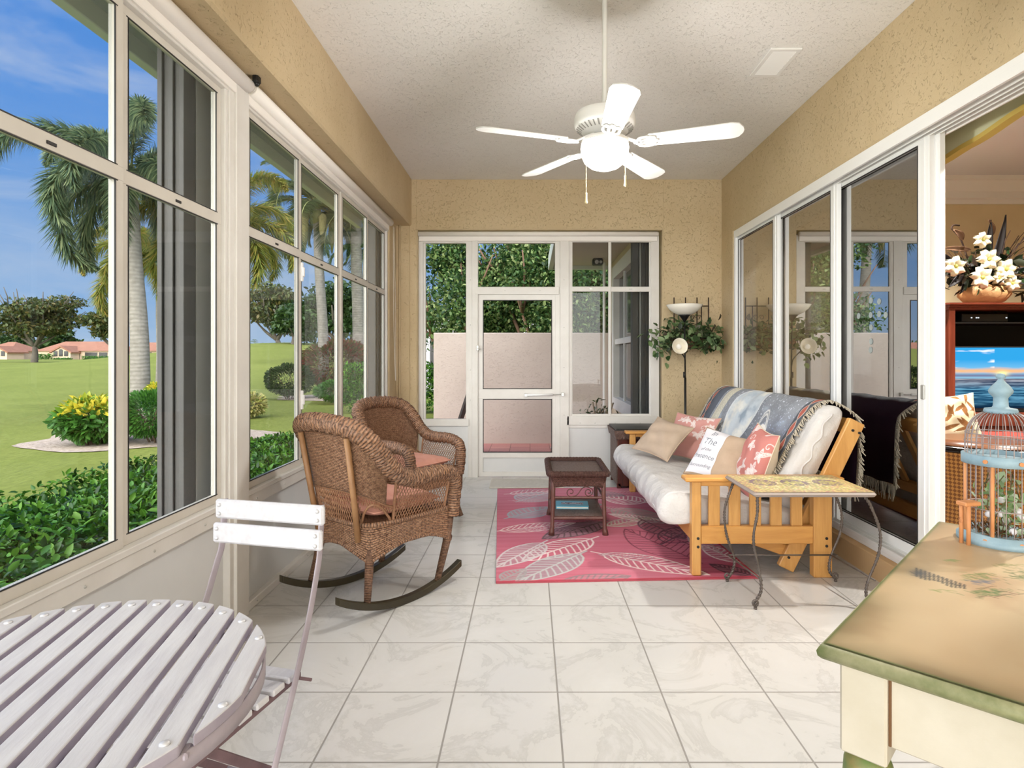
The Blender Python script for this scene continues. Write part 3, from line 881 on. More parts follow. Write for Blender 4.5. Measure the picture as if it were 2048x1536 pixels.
bush('green_bush', 'round dark bush on the lawn left of the red-flowered shrub', 'bush', (-8.1, 20.2), .75, 1.15, 5000, .08, M['leaf_dark'], seed=9)
bush('green_bush', 'tall red-flecked shrub at the foot of the twin palms', 'bush', (-6.9, 21.4), 1.15, 2.0, 9000, .11, M['red_flower'], seed=10)
bush('green_bush', 'low green bush in front of the twin palms', 'bush', (-5.9, 18.6), .7, .7, 4000, .08, M['leaf_green'], seed=11)

# ------------------------------------------------------------------ palms
def frond_mesh(L, n, plume, leafL, seed, rx, droop, lift):
    """returns rachis MB and leaflet array in a local frame: base at origin, heading +x"""
    rs = np.random.RandomState(seed); pts = []
    el = lift; x = z = 0.0; K = 14
    for i in range(K+1):
        pts.append((x, 0, z)); x += L/K*math.cos(el); z += L/K*math.sin(el); el -= droop/K*(.5+1.2*i/K)
    pts = [Vector(p) for p in pts]
    co = []
    A = np.array([tuple(p) for p in pts])
    t = .12+.88*np.arange(n)/n
    fi = t*K; i0 = np.clip(fi.astype(int), 0, K-1); fr = (fi-i0)[:, None]
    base = A[i0]*(1-fr)+A[i0+1]*fr
    tan = nrm(A[i0+1]-A[i0])
    side = np.array([0, 1.0, 0]); upv = np.cross(tan, side)*-1
    upv = nrm(np.cross(side[None], tan)*-1)
    ang = rs.rand(n)*2*PI if plume else np.where(np.arange(n) % 2, 1, -1)*(PI/2-.25+.1*rs.normal(size=n))
    rad = np.cos(ang)[:, None]*upv+np.sin(ang)[:, None]*side[None]
    d = nrm(tan*(.75 if plume else .6)+rad*1.0+rs.normal(size=(n, 3))*.06)
    LL = leafL*(np.sin(PI*np.clip(t*.9+.12, 0, 1))**.6)[:, None]*(.85+.3*rs.rand(n, 1))
    w = nrm(np.cross(d, rad+.01)); W = .009+.004*rs.rand(n, 1); W = W*(L/2.4)*(1.1 if plume else 1.0)
    g = np.array([0, 0, -1.0])
    m1 = base+d*LL*.5+g*LL*.06; tp = base+d*LL+g*LL*.33
    co = np.stack([base-w*W*.5, base+w*W*.5, m1+w*W, m1-w*W, tp], 1)
    return pts, co
def palm(label, base, top, r0, r1, nf, L, leafL, n, mat, plume=True, seed=1, trunk_label=None, tilt=None, droop=2.0, pods=0, azs=None, l0=1.25, l1=1.5):
    b = Vector(base); tp = Vector(top)
    t = thing('palm_tree', label, 'palm tree', b, group=None)
    m = MB(); pts = catmull([b+Vector((0, 0, -.3)), b.lerp(tp, .35)+Vector((.05, 0, 0)), b.lerp(tp, .7), tp], 10)
    K = len(pts); m.tube(pts, [r0*(1.25 if i < 3 else 1)*(1-i/K)+r1*(i/K) for i in range(K)], 16)
    m.build('trunk', M['palmbark'], t, True)
    m = MB(); m.tube([tp-Vector((0, 0, .5)), tp-Vector((0, 0, .2)), tp+Vector((0, 0, .35))], [r1*1.05, r1*1.25, r1*.5], 14)
    m.build('crownshaft', M['frond_core'], t, True)
    rs = random.Random(seed)
    for i in range(nf):
        az = (i*2.399+seed) if azs is None else azs[i % len(azs)]+rs.uniform(-.15, .15)
        lift = l0-l1*(i/nf)+rs.uniform(-.1, .1)
        Lf = L*rs.uniform(.85, 1.1)
        pts, co = frond_mesh(Lf, n, plume, leafL, seed*50+i, .02, droop*rs.uniform(.8, 1.15), lift)
        R = np.array(Matrix.Rotation(az, 3, 'Z')); o3 = np.array(tp)-np.array(b)+np.array([0, 0, .12])
        c2 = co.reshape(-1, 3) @ R.T+o3
        k = np.arange(len(co))[:, None]*5
        F = np.concatenate([k+np.array([[0, 1, 2]]), k+np.array([[0, 2, 3]]), k+np.array([[3, 2, 4]])], 0)
        fo = np_mesh('frond', c2, F, mat, t)
        mm = MB(); mr = Matrix.Rotation(az, 3, 'Z')
        mm.tube([mr @ p+Vector(o3) for p in pts], [.022*(1-.85*j/14)*L/2.4 for j in range(15)], 5)
        mm.build('rachis', M['frond_core'], fo)
    for i in range(pods):
        a = 2*PI*i/pods+.4; m = MB(); q = tp+Vector((math.cos(a)*.5, math.sin(a)*.5, -.5))
        m.tube(catmull([tp-Vector((0, 0, .3)), q+Vector((0, 0, .25)), q, q-Vector((0, 0, 1.0))], 4), [.03, .03, .03, .03, .05, .08, .12, .14, .12, .12, .10, .06, .02], 7)
        m.build('seed_cluster', M['leaf_pod'], t, True)
    return t
M['frond_core'] = plain('green palm stalk', '#76804a', .6, c2='#8e8a58', vs=3)
M['leaf_pod'] = plain('dry seed cluster', '#8a7a52', .9, c2='#5e6438', vs=30, bs=40, bstr=1, bd=.03)
def pz(x, y, Y): q = P(x, y, Y); return q
b = pz(281, 790, 13); palm('nearest palm with a thick ringed pale trunk and bushy drooping fronds, left window', (b.x, 13, gz(b.x, 13)), tuple(pz(262, 360, 13)), .21, .12, 17, 2.9, .46, 900, M['frond'], True, 3, droop=2.7, l0=1.1, l1=1.5)
b = pz(318, 760, 17); palm('slimmer brown trunked palm standing behind the nearest palm', (b.x, 17, gz(b.x, 17)), tuple(pz(322, 540, 17)), .14, .10, 15, 2.6, .42, 800, M['frond_y'], True, 4, droop=2.6)
b = pz(425, 790, 15); palm('bushy yellow-green palm half hidden behind the white window post', (b.x, 15, gz(b.x, 15)), tuple(pz(445, 470, 15)), .15, .11, 16, 2.6, .44, 800, M['frond_y'], True, 6, droop=2.5)
b = pz(648, 770, 21); palm('tall palm with hanging seed clusters seen through the middle of the far left window', (b.x, 21, gz(b.x, 21)), tuple(pz(634, 420, 21)), .19, .14, 20, 3.2, .6, 340, M['frond_d'], False, 8, droop=2.4, pods=5)
b = pz(716, 780, 22); palm('tall palm nearest the back corner, right of the seed-hung palm', (b.x, 22, gz(b.x, 22)), tuple(pz(712, 425, 22)), .24, .18, 20, 3.0, .6, 320, M['frond_d'], False, 9, droop=2.4)
b = pz(728, 780, 26); palm('slender palm trunk close behind the palm nearest the back corner', (b.x, 26, gz(b.x, 26)), tuple(pz(733, 500, 26)), .17, .13, 16, 2.6, .5, 260, M['frond_d'], False, 10, droop=2.4)

# ------------------------------------------------------------------ broad trees
def tree(label, base, h, crown, n, size, mat, seed=1, trunk_r=.4, nb=7, blobs=12, cat='tree', name='broadleaf_tree', bark=None, sparse=.0, spread=1.0, wood_mat=None, group=None):
    """crown: (cx,cy,cz,rx,ry,rz)"""
    b = Vector(base); t = thing(name, label, cat, b, group=group)
    cx, cy, cz, rx, ry, rz_ = crown; rs = np.random.RandomState(seed); rr = random.Random(seed)
    m = MB(); c = Vector((cx, cy, cz)); ends = []
    fork = b.lerp(c, .35)
    m.tube(catmull([b-Vector((0, 0, .3)), b.lerp(fork, .5)+Vector((trunk_r*.3, 0, 0)), fork], 5), [trunk_r*(1.3-.06*i) for i in range(11)], 10)
    for i in range(nb):
        a = 2*PI*i/nb+seed; e = c+Vector((rx*.7*math.cos(a), ry*.7*math.sin(a), rz_*rr.uniform(-.3, .6)))
        mid = fork.lerp(e, .5)+Vector((rr.uniform(-.1, .1)*rx, 0, -rz_*.12))
        m.tube(catmull([fork-Vector((0, 0, .1)), mid, e], 5), [trunk_r*.55*(1-.08*k) for k in range(11)], 7)
        for j in range(3):
            e2 = e+Vector((rr.uniform(-.3, .3)*rx, rr.uniform(-.3, .3)*ry, rr.uniform(-.2, .4)*rz_))
            m.tube([mid.lerp(e, .5), mid.lerp(e2, .75)+Vector((0, 0, .05)), e2], [trunk_r*.28, trunk_r*.2, trunk_r*.1], 5)
    m.build('trunk', wood_mat or M['bark'], t, True)
    pts = []
    for k in range(blobs):
        d = rs.normal(size=3); d /= np.linalg.norm(d); q = np.array([cx, cy, cz])+d*np.array([rx, ry, rz_])*(.35+.5*rs.rand())
        s = .22+.2*rs.rand(); mN = n//blobs
        e = nrm(rs.normal(size=(mN, 3)))*(rs.rand(mN, 1)**.4)
        pts.append(q+e*np.array([rx*s*1.3, ry*s*1.3, rz_*s*(1.0-sparse)]))
    leaf_cloud('foliage', np.concatenate(pts), size, mat, t, seed, aspect=.6, world=True)
    return t
def far(x, y, Y): q = P(x, y, Y); return q
q = far(68, 722, 95); c = far(72, 632, 95); tree('wide spreading oak on the fairway in front of the terracotta roofs', (q.x, 95, gz(q.x, 95)), 9, (c.x, 95, c.z, 7.2, 6, 4.2), 8000, .55, M['leaf_oak'], 2, .42, 9, 26, sparse=.3)
q = far(222, 715, 90); c = far(215, 640, 90); tree('thin leaning tree between the spreading oak and the window mullion', (q.x+1, 90, gz(q.x, 90)), 7, (c.x, 90, c.z, 3.8, 3.5, 2.4), 3200, .55, M['leaf_oak'], 5, .3, 6, 10)
q = far(560, 705, 80); c = far(545, 618, 80); tree('broad olive-leaved tree left of the tall palm trunk', (q.x, 80, gz(q.x, 80)-.3), 8, (c.x, 80, c.z, 4.4, 4, 3.2), 7000, .5, M['leaf_oak'], 6, .4, 8, 22)
q = far(700, 715, 45); c = far(690, 625, 45); tree('large dark tree filling the sky behind the tall palms', (q.x, 45, gz(q.x, 45)), 8, (c.x, 45, c.z, 3.9, 3.5, 2.3), 9000, .34, M['leaf_dark'], 7, .4, 8, 24)
q = far(598, 720, 45); c = far(588, 640, 60); tree('smaller dark tree between the olive-leaved tree and the tall palm', (c.x, 60, gz(c.x, 60)), 8, (c.x, 60, c.z, 2.6, 2.5, 2.3), 4500, .4, M['leaf_dark'], 17, .3, 6, 14)
for k, (x, y, r, h) in enumerate(((118, 690, 6.5, 6), (30, 700, 9, 5.5), (-40, 690, 8, 6), (385, 700, 9, 6))):
    Y = 175; q = far(x, y, Y)
    tree(['round dark tree rising behind the roof of the middle far house', 'low dark trees behind the leftmost far house', 'dark tree beyond the far houses at the left edge', 'dark tree line beyond the storm shutter'][k], (q.x, Y, gz(q.x, Y)), h, (q.x, Y, q.z+1.2, r, r*.7, h*.55), 3500, 1.1, M['leaf_dark'], 30+k, .4, 5, 14)
for k, (x, y, Y) in enumerate(((513, 697, 130), (565, 693, 150))):
    q = far(x, y, Y)
    if k == 0: palm('tiny far palm poking over the green mound', (q.x, Y, q.z-6), (q.x, Y, q.z+.3), .3, .25, 12, 2.6, .8, 60, M['frond'], False, 40, droop=1.8)
    else: tree('tiny dark tree on top of the green mound', (q.x, Y, q.z-4), 4, (q.x, Y, q.z-.4, 2.6, 2, 1.6), 1200, .7, M['leaf_dark'], 41, .3, 4, 6)

# ------------------------------------------------------------------ far houses
M['hwall'] = plain('peach house wall', '#d6bda4', .9, c2='#cdb298', vs=.5)
M['hroof'] = plain('terracotta roof', '#9c6e58', .9, c2='#8c5f4b', vs=1.2)
M['hdark'] = plain('dark house window', '#3b3a3a', .3)
def house(label, x0, x1, Y, ytop, gable=None, porch=None, wins=(), dep=10):
    a = P(x0, 714, Y).x; b = P(x1, 714, Y).x; zg = gz((a+b)/2, Y)-.3; ze = EYE+(714-702)*Y/F_PX; zr = EYE+(714-ytop)*Y/F_PX
    t = thing('house', label, 'house', ((a+b)/2, Y, zg))
    m = MB(); m.box(a+.5, b-.5, Y, Y+dep, zg, ze, 0); m.build('wall', M['hwall'], t, True)
    m = MB(); v = [m.pv(p) for p in ((a, Y-.6, ze), (b, Y-.6, ze), (b, Y+dep+.6, ze), (a, Y+dep+.6, ze), (a+3.5, Y+dep/2, zr), (b-3.5, Y+dep/2, zr))]
    for f in ((0, 1, 5, 4), (2, 3, 4, 5), (1, 2, 5), (3, 0, 4), (0, 3, 2, 1)): m.face([v[i] for i in f])
    m.build('roof', M['hroof'], t, True)
    if gable:
        g0, g1 = P(gable[0], 714, Y-3).x, P(gable[1], 714, Y-3).x; gm = (g0+g1)/2; zt = ze+.28*(g1-g0)
        m = MB(); m.prism([(g0, zg), (g1, zg), (g1, ze-.4), (gm, zt-.4), (g0, ze-.4)], Y-3, Y+2, 0, 'y'); gb = m.build('gable', M['hwall'], t, True)
        m = MB(); m.prism([(g0-.4, ze-.6), (gm, zt-.4), (g1+.4, ze-.6), (g1+.4, ze-.25), (gm, zt-.0), (g0-.4, ze-.25)], Y-3.3, Y+3, 0, 'y'); m.build('gable_roof', M['hroof'], gb, True)
        m = MB(); w = (g1-g0)
        for f0, f1 in ((.12, .32), (.40, .60), (.68, .88)): m.box(g0+w*f0, g0+w*f1, Y-3.12, Y-2.9, zg+1.15, zg+2.35, 0)
        m.cyl((gm, Y-3.12, zg+2.4), (gm, Y-2.9, zg+2.4), w*.1, 12); m.build('window', M['hdark'], gb, True)
    for (w0, w1) in wins:
        p0, p1 = P(w0, 714, Y).x, P(w1, 714, Y).x; m = MB(); m.box(p0, p1, Y-.06, Y+.05, zg+.3, ze-.35, 0); m.build('window', M['hdark'], t, True)
house('leftmost peach far house with terracotta roof behind the spreading oak', -45, 26, 150, 683, (-22, 14), wins=((18, 22),))
house('long peach far house with arched gable and terracotta roof, between the oak and the mullion', 72, 232, 150, 682, (103, 141), wins=((143, 160), (170, 195), (198, 215)))
house('peach far house with terracotta roof seen behind the palm trunk', 236, 345, 162, 684, (244, 258), wins=((262, 270), (292, 304), (316, 330)))
for k, (x0, x1) in enumerate(((64, 102), (162, 228), (106, 137), (240, 262))):
    Y = 144; a, b = P(x0, 714, Y).x, P(x1, 714, Y).x; xc = (a+b)/2
    t = thing('green_bush', ['clipped green hedge left of the arched gable of the long far house', 'low hedge right of the arched gable of the long far house', 'low hedge below the arched gable windows', 'low hedge in front of the far house behind the palm trunk'][k], 'hedge', (xc, Y, gz(xc, Y)))
    rs = np.random.RandomState(60+k); n = 900
    hh = (1.3, .8, .25, .8)[k]
    leaf_cloud('foliage', np.stack([a+(b-a)*rs.rand(n), Y+rs.rand(n)*1.2, gz(xc, Y)+hh*rs.rand(n)], 1), .32, M['leaf_green'], t, 60+k, world=True)

# ------------------------------------------------------------------ patio outside the back door
def pavers():
    t = NT('red brick pavers'); v = t.coord('Object')
    b = t.n('ShaderNodeTexBrick'); b.offset = 0; b.inputs['Scale'].default_value = 1; b.inputs['Brick Width'].default_value = .30; b.inputs['Row Height'].default_value = .15
    b.inputs['Mortar Size'].default_value = .006; b.inputs['Color1'].default_value = L4('#bd877a'); b.inputs['Color2'].default_value = L4('#b07870'); b.inputs['Mortar'].default_value = L4('#8a6158')
    t.l(v, b.inputs['Vector'])
    return t.fin(t.pbsdf(b.outputs['Color'], .8, 0, .3, t.bump(t.math('SUBTRACT', 1.0, b.outputs['Fac']), .4, .004)))
S('patio', lambda m: m.box(-1.75, 3, 6.6, 9.6, -.3, -.06, 0), pavers())
S('wall_privacy', lambda m: m.box(-1.533, 1.6, 9.5, 9.68, -.3, 1.70, .01), M['stucco_ext'])
S('wall_house', lambda m: (m.box(1.30, 1.5, 6.92, 7.22, -.1, 3.0, 0), m.box(1.30, 1.5, 9.02, 9.6, -.1, 3.0, 0), m.box(1.30, 1.5, 7.2, 9.04, -.1, .55, 0), m.box(1.30, 1.5, 7.2, 9.04, 2.62, 3.0, 0)), stucco('beige side wall', '#c9b79e', '#bfae95', 24, .4))
W8 = sempty('window_8', (1.3, 7.2, .55))
m = MB(); m.box(1.24, 1.36, 7.2, 7.30, .55, 2.62, .004); m.box(1.24, 1.36, 8.92, 9.04, .55, 2.62, .004); m.box(1.24, 1.36, 7.2, 9.04, .55, .72, .004); m.box(1.24, 1.36, 7.2, 9.04, 2.48, 2.66, .004); m.build('window_frame', M['alu2'], W8, True)
m = MB(); m.box(1.27, 1.30, 7.3, 8.92, 1.50, 1.58, .004); m.box(1.27, 1.30, 8.07, 8.12, .7, 2.5, .004); m.build('window_rail', M['alu2'], W8, True)
m = MB(); m.box(1.335, 1.34, 7.28, 8.94, .7, 2.5, 0); m.build('pane', plain('dark window glass', '#3c3e42', .08, spec=.8), W8, True)
S('roof_patio', lambda m: m.box(.36, 2.0, 6.62, 9.75, 2.80, 2.95, 0), plain('beige soffit', '#b5a99a', .8))
S('trim_8', lambda m: (m.box(.30, .37, 6.62, 9.8, 2.74, 2.96, .003), m.box(.30, 2.0, 9.70, 9.78, 2.74, 2.96, .003)), M['fascia'])
t = thing('floodlight', 'small dark lamp fixed under the patio soffit seen through the back window', 'light', (1.02, 9.0, 2.8))
m = MB(); m.box(.94, 1.10, 8.95, 9.1, 2.70, 2.80, .02); m.build('lamp_body', M['blackpl'], t, True)
m = MB(); m.cyl((1.0, 8.94, 2.74), (1.0, 8.955, 2.74), .03, 12); m.cyl((1.06, 8.94, 2.74), (1.06, 8.955, 2.74), .022, 12); m.build('lens', M['shutter_l'], t, True)
m = MB(); q = P(1208, 600, 9.4); m.box(q.x-.018, q.x+.018, 9.36, 9.42, 0.2, 2.8, .008); tag(m.build('downspout', M['alu']), 'slim white downspout at the right end of the privacy wall', 'downspout')
# sun lounger behind the left back pane
t = thing('sun_lounger', 'brown slatted sun lounger with raised back on the patio by the privacy wall', 'sun lounger', (-1.35, 8.3, -.06))
M['lounge'] = plain('weathered brown frame', '#8a7c70', .7, c2='#75685d', vs=6)
m = MB(); x0, x1, ya, yb = -1.50, -1.02, 7.9, 8.5
for y in (ya, yb): m.tube(catmull([(x0, y, .25), ((x0+x1)/2, y, .30), (x1, y, .27)], 4), .022, 8)
m.build('frame', M['lounge'], t, True)
for k in range(6):
    m = MB(); x = x0+.04+k*.088; m.beam((x, ya, .29), (x, yb, .29), .045, .014); m.build('slat', M['lounge'], t, True)
m = MB(); m.beam((x1+.0, 8.2, .25), (x1+.2, 8.2, .86), .6, .03, (1, 0, 0)); m.build('backrest', plain('dark sling fabric', '#5c5652', .8), t, True)
for (x, y) in ((x0+.08, ya), (x0+.08, yb), (x1-.03, ya), (x1-.03, yb)):
    m = MB(); m.cyl((x, y, -.06), (x, y, .27), .018, 8); m.build('leg', M['lounge'], t, True)
# hose and dry plant by the side wall
t = thing('potted_plant', 'dry twiggy potted plant below the side window on the patio', 'plant', (1.08-.09, 8.4, -.06))
m = MB(); m.lathe([(.10, 0), (.15, .28), (.17, .3), (.155, .3), (.13, .24)], (.99, 8.4, -.06), 16); m.build('pot', plain('clay pot', '#9a7358', .8), t, True)
m = MB(); rr = random.Random(4)
for k in range(16):
    a = rr.uniform(0, 6.28); q = rr.uniform(.05, .22); m.tube(catmull([(.99, 8.4, .2), (.99+q*.5*math.cos(a), 8.4+q*.5*math.sin(a), .42), (.99+q*math.cos(a), 8.4+q*math.sin(a), rr.uniform(.5, .72))], 4), .011, 5)
m.build('stem', plain('tan dry stems', '#a08c72', .9), t, True)
rs = np.random.RandomState(2); leaf_cloud('foliage', np.array([.97, 8.4, .38])+rs.normal(size=(260, 3))*np.array([.13, .1, .13]), .07, M['leaf_dark'], t, 3, world=True)
m = MB(); m.tube(catmull([(.30, 8.6, .0), (.45, 8.62, .14), (.62, 8.64, .19), (.8, 8.65, .16), (.97, 8.6, .1), (.9, 8.5, .02)], 6), .012, 8)
m.tube(catmull([(.36, 8.7, .0), (.5, 8.72, .10), (.65, 8.74, .14), (.85, 8.74, .12), (.98, 8.7, .05)], 6), .012, 8)
tag(m.build('garden_hose', M['shutter_l']), 'pale garden hose arching beside the potted plant on the patio', 'hose')
# trees and neighbour behind the wall
tree('leafy reddish-limbed tree over the left half of the privacy wall', (-1.6, 12.6, -.15), 5, (-1.25, 12.6, 2.55, 1.75, 1.4, 1.55), 24000, .08, M['leaf_tree'], 21, .10, 7, 34, sparse=0, wood_mat=plain('reddish bark', '#8a6a55', .8, c2='#6d5445', vs=6))
tree('dense leafy tree over the middle of the privacy wall behind the door', (.35, 12.0, -.15), 5, (.35, 12.0, 2.75, 1.6, 1.3, 1.65), 28000, .08, M['leaf_tree'], 22, .11, 7, 34, sparse=0, wood_mat=bpy.data.materials['reddish bark'])
tree('dark leafy tree over the right end of the privacy wall under the soffit', (1.9, 12.8, -.15), 5, (1.9, 12.8, 2.3, 1.5, 1.3, 1.4), 16000, .08, M['leaf_tree'], 23, .10, 6, 24, sparse=0, wood_mat=bpy.data.materials['reddish bark'])
t = thing('house', 'white neighbouring house glimpsed between the trees behind the privacy wall', 'house', (1, 24, -.2))
m = MB(); m.box(-4.2, 9, 24, 28, -.3, 2.9, 0); m.build('wall', plain('white slatted wall', '#d9dade', .8), t, True)
m = MB()
for k in range(24): m.box(-4+k*.5, -3.8+k*.5, 23.93, 24, .2, 2.6, 0)
m.build('window', M['hdark'], t, True)
m = MB(); m.box(-4.5, 9.3, 23.6, 28.3, 2.9, 3.2, .05); m.build('roof', M['shutter'], t, True)
t = thing('hedge', 'clipped hedge on the grass seen past the left edge of the privacy wall', 'hedge', (-3, 15.5, -.15))
rs = np.random.RandomState(90); n = 7000
leaf_cloud('foliage', np.stack([-4.8+3.4*rs.rand(n), 15.2+.7*rs.rand(n), -.1+1.25*rs.rand(n)**.7], 1), .09, M['leaf_hedge'], t, 5, world=True)
# ================================================================== FURNITURE
# ---- wicker armchairs
M['wick'] = wicker('brown woven wicker', '#a5795a', '#80583f', .026, .0095, hi='#c39c7e')
M['wick_rim'] = wicker('braided wicker rim', '#9c7050', '#6f4c37', .12, .015, hi='#c19c80')
M['strand'] = plain('wicker strand', '#7d563d', .5, c2='#a3795a', vs=30)
M['wrap'] = wicker('wrapped wicker leg', '#7f5a42', '#5e4030', .9, .008, hi='#a07c62')
M['cushion'] = plain('faded coral cushion', '#dfa593', .9, c2='#d39480', vs=9, bs=180, bstr=.25, bd=.002)
M['rocker'] = plain('dark olive rocker', '#38301c', .3, c2='#2a2415', vs=6)
def wicker_chair(label, loc, heading, rocker):
    """heading: direction the sitter faces, radians from +X"""
    H = .045 if rocker else .0
    t = thing('wicker_rocking_chair' if rocker else 'wicker_armchair', label, 'rocking chair' if rocker else 'armchair', (loc[0], loc[1], 0), heading-PI/2, group=None)
    R = [(.275, .285, .36), (.285, .295, .52), (.292, .262, .605), (.305, .15, .635), (.308, .02, .635), (.308, -.09, .645), (.305, -.18, .70), (.295, -.25, .79), (.265, -.315, .87), (.20, -.36, .915), (.10, -.385, .93), (0, -.39, .935)]
    Bm = [(.265, .27, .36), (.265, .27, .37), (.26, .24, .40), (.26, .14, .40), (.26, .02, .40), (.258, -.08, .40), (.25, -.16, .40), (.235, -.21, .40), (.205, -.25, .40), (.15, -.272, .40), (.075, -.282, .40), (0, -.285, .40)]
    R = [(a, b, c+H) for a, b, c in R]; Bm = [(a, b, c+H) for a, b, c in Bm]
    full = R+[(-a, b, c) for a, b, c in R[-2::-1]]; fb = Bm+[(-a, b, c) for a, b, c in Bm[-2::-1]]
    rim = catmull(full, 6); bot = catmull(fb, 6); N = len(rim)-1
    def at(arr, t):
        f = t*N; i = min(N-1, int(f)); return arr[i].lerp(arr[i+1], f-i)
    def surf(t, v): return at(bot, t).lerp(at(rim, t), v)
    m = MB(); rr = [.032+.012*math.sin(PI*i/N) for i in range(N+1)]
    dense = catmull([rim[i] for i in range(0, N+1, 2)], 9)
    m.tube(dense, [.030+.010*math.sin(PI*i/(len(dense)-1)) for i in range(len(dense))], 18, ridge=(.34, 62, 6), vs=.25); m.build('rolled_rim', M['wick_rim'], t)
    ta, tb = 6.3/22, 15.7/22
    m = MB(); ln = 1.15
    m.grid(lambda u, v: surf(ta+(tb-ta)*u, .34+.66*v), 60, 14, uvs=(ln, .40)); m.build('backrest', M['wick'], t, solid=.010)
    # lattice
    m = MB()
    def poly(t0, t1, v0, v1, k=8):
        return [surf(t0+(t1-t0)*i/k, v0+(v1-v0)*i/k) for i in range(k+1)]
    def lattice(t0, t1, v0, v1, step, slant):
        tt = t0-slant
        while tt < t1:
            for s in (1, -1):
                a, b = (tt, tt+slant) if s > 0 else (tt+slant, tt)
                pts = []
                for i in range(9):
                    q = a+(b-a)*i/8
                    if t0 <= q <= t1: pts.append(surf(q, v0+(v1-v0)*i/8))
                if len(pts) > 1: m.tube(pts, .0028, 4, caps=False)
            tt += step
    lattice(2.1/22, 5.6/22, .02, .93, .0085, .055); lattice(16.4/22, 19.9/22, .02, .93, .0085, .055)
    lattice(8.6/22, 13.4/22, .0, .34, .0095, .03)
    for a, b in ((5.6, 8.6), (13.4, 16.4)):
        lattice(a/22, b/22, .30 if 0 else .24, .36, .010, .012)
    m.build('open_lattice', M['strand'], t)
    for sg in (0, 1):
        pts = []
        for i in range(13):
            q = i/12; tt = (5.7+2.9*q)/22; tt = tt if sg == 0 else 1-tt
            pts.append(surf(tt, .02+.27*math.sin(PI*q)**.6))
        m = MB(); m.tube(pts, .007, 6); m.build('arch_band', M['strand'], t)
    m = MB()
    for v, a, b in ((.34, 5.6, 16.4),):
        m.tube([surf((a+(b-a)*i/40)/22, v) for i in range(41)], .006, 6)
    for tt in (2.1, 5.6, 16.4, 19.9): m.tube([surf(tt/22, v/8*.95) for v in range(9)], .008, 7)
    m.build('lattice_edge', M['strand'], t)
    for sx in (1, -1):   # round back posts behind the panel
        m = MB(); m.tube([(sx*.17, -.285, .33+H), (sx*.185, -.32, .55+H), (sx*.20, -.375, .87+H)], .0155, 10); m.build('back_post', M['pole'], t)
    # seat and skirt
    out = catmull([(.265, .27), (.27, .0), (.245, -.20), (.17, -.275), (0, -.285), (-.17, -.275), (-.245, -.20), (-.27, 0), (-.265, .27), (-.13, .29), (0, .295), (.13, .29)] and [Vector((a, b, 0)) for a, b in ((.265, .27), (.27, .0), (.25, -.19), (.18, -.27), (0, -.285), (-.18, -.27), (-.25, -.19), (-.27, 0), (-.265, .27), (-.14, .285), (0, .29), (.14, .285))], 6, True)
    n = len(out)
    m = MB(); c = m.pv((0, 0, .41+H)); ring = [m.pv((p.x*.97, p.y*.97, .41+H)) for p in out]
    for k in range(n): m.face((c, ring[k], ring[(k+1) % n]), 0, False, ((0, 0), (out[k].x, out[k].y), (out[(k+1) % n].x, out[(k+1) % n].y)))
    m.build('seat', M['wick'], t, solid=.012)
    cor = [Vector((.265, .27, 0)), Vector((.22, -.25, 0)), Vector((-.22, -.25, 0)), Vector((-.265, .27, 0))]
    def low(p):
        d = min((p-c).length for c in cor); return .30-.075*max(0, 1-d/.2)**1.6
    m = MB(); L = 0
    m.grid(lambda u, v: (lambda p: Vector((p.x*(1+.02*v), p.y*(1+.02*v), .415+H-(.415-low(p))*v)))(out[int(round(u*n)) % n]), n, 8, uvs=(1.9, .14))
    m.build('skirt', M['wick'], t, solid=.010)
    m = MB(); m.tube([Vector((p.x*1.02, p.y*1.02, low(p)+H)) for p in out], .0085, 7, closed=True, ridge=(.3, 120, 4)); m.tube([Vector((p.x, p.y, .412+H)) for p in out], .011, 7, closed=True, ridge=(.3, 120, 4)); m.build('skirt_braid', M['wick_rim'], t)
    hz = (lambda y: .9-math.sqrt(.81-y*y)+.035) if rocker else (lambda y: 0)
    for sx in (1, -1):
        m = MB()
        if rocker: m.tube([(sx*.272, .275, .45), (sx*.262, .255, .26), (sx*.245, .20, hz(.2)-.005)], [.026, .023, .018], 10)
        else: m.tube(catmull([(sx*.275, .285, .40), (sx*.27, .285, .25), (sx*.268, .268, .13), (sx*.28, .30, .015)], 5), [.028]*6+[.023]*5+[.019]*4+[.022], 10)
        m.build('leg', M['wrap'], t)
        m = MB()
        if rocker: m.tube([(sx*.205, -.235, .36), (sx*.225, -.26, .2), (sx*.245, -.285, hz(-.285)-.005)], [.024, .021, .017], 10)
        else: m.tube(catmull([(sx*.20, -.235, .36), (sx*.215, -.27, .18), (sx*.235, -.33, .015)], 5), [.024]*6+[.02]*5, 10)
        m.build('leg', M['wrap'], t)
    if rocker:
        for sx in (1, -1):
            m = MB(); pts = [(y, .9-math.sqrt(.81-y*y)) for y in [(-.46+.84*i/22) for i in range(23)]]
            poly = [(y, z) for y, z in pts]+[(y, z+.038) for y, z in pts[::-1]]
            m.prism(poly, sx*.245-.019, sx*.245+.019, 0, 'x'); m.build('rocker', M['rocker'], t, bevel=.004)
    cz = .43+H
    m = MB(); m.grid(lambda u, v: cush(u, v, .475, .47, .085, cz, 1), 26, 26); m.grid(lambda u, v: cush(u, v, .475, .47, .085, cz, -1), 26, 26)
    m.tube([cush(*q, .475, .47, .085, cz, 1) for q in edge_loop(24)], .005, 6, closed=True)
    m.build('seat_cushion', M['cushion'], t)
    if not rocker: return t
    m = MB(); mm = Matrix.Translation((0, -.22, cz+.14)) @ Matrix.Rotation(math.radians(-72), 4, 'X')
    def bk(u, v, s): return mm @ cush(u, v, .42, .20, .06, 0, s)
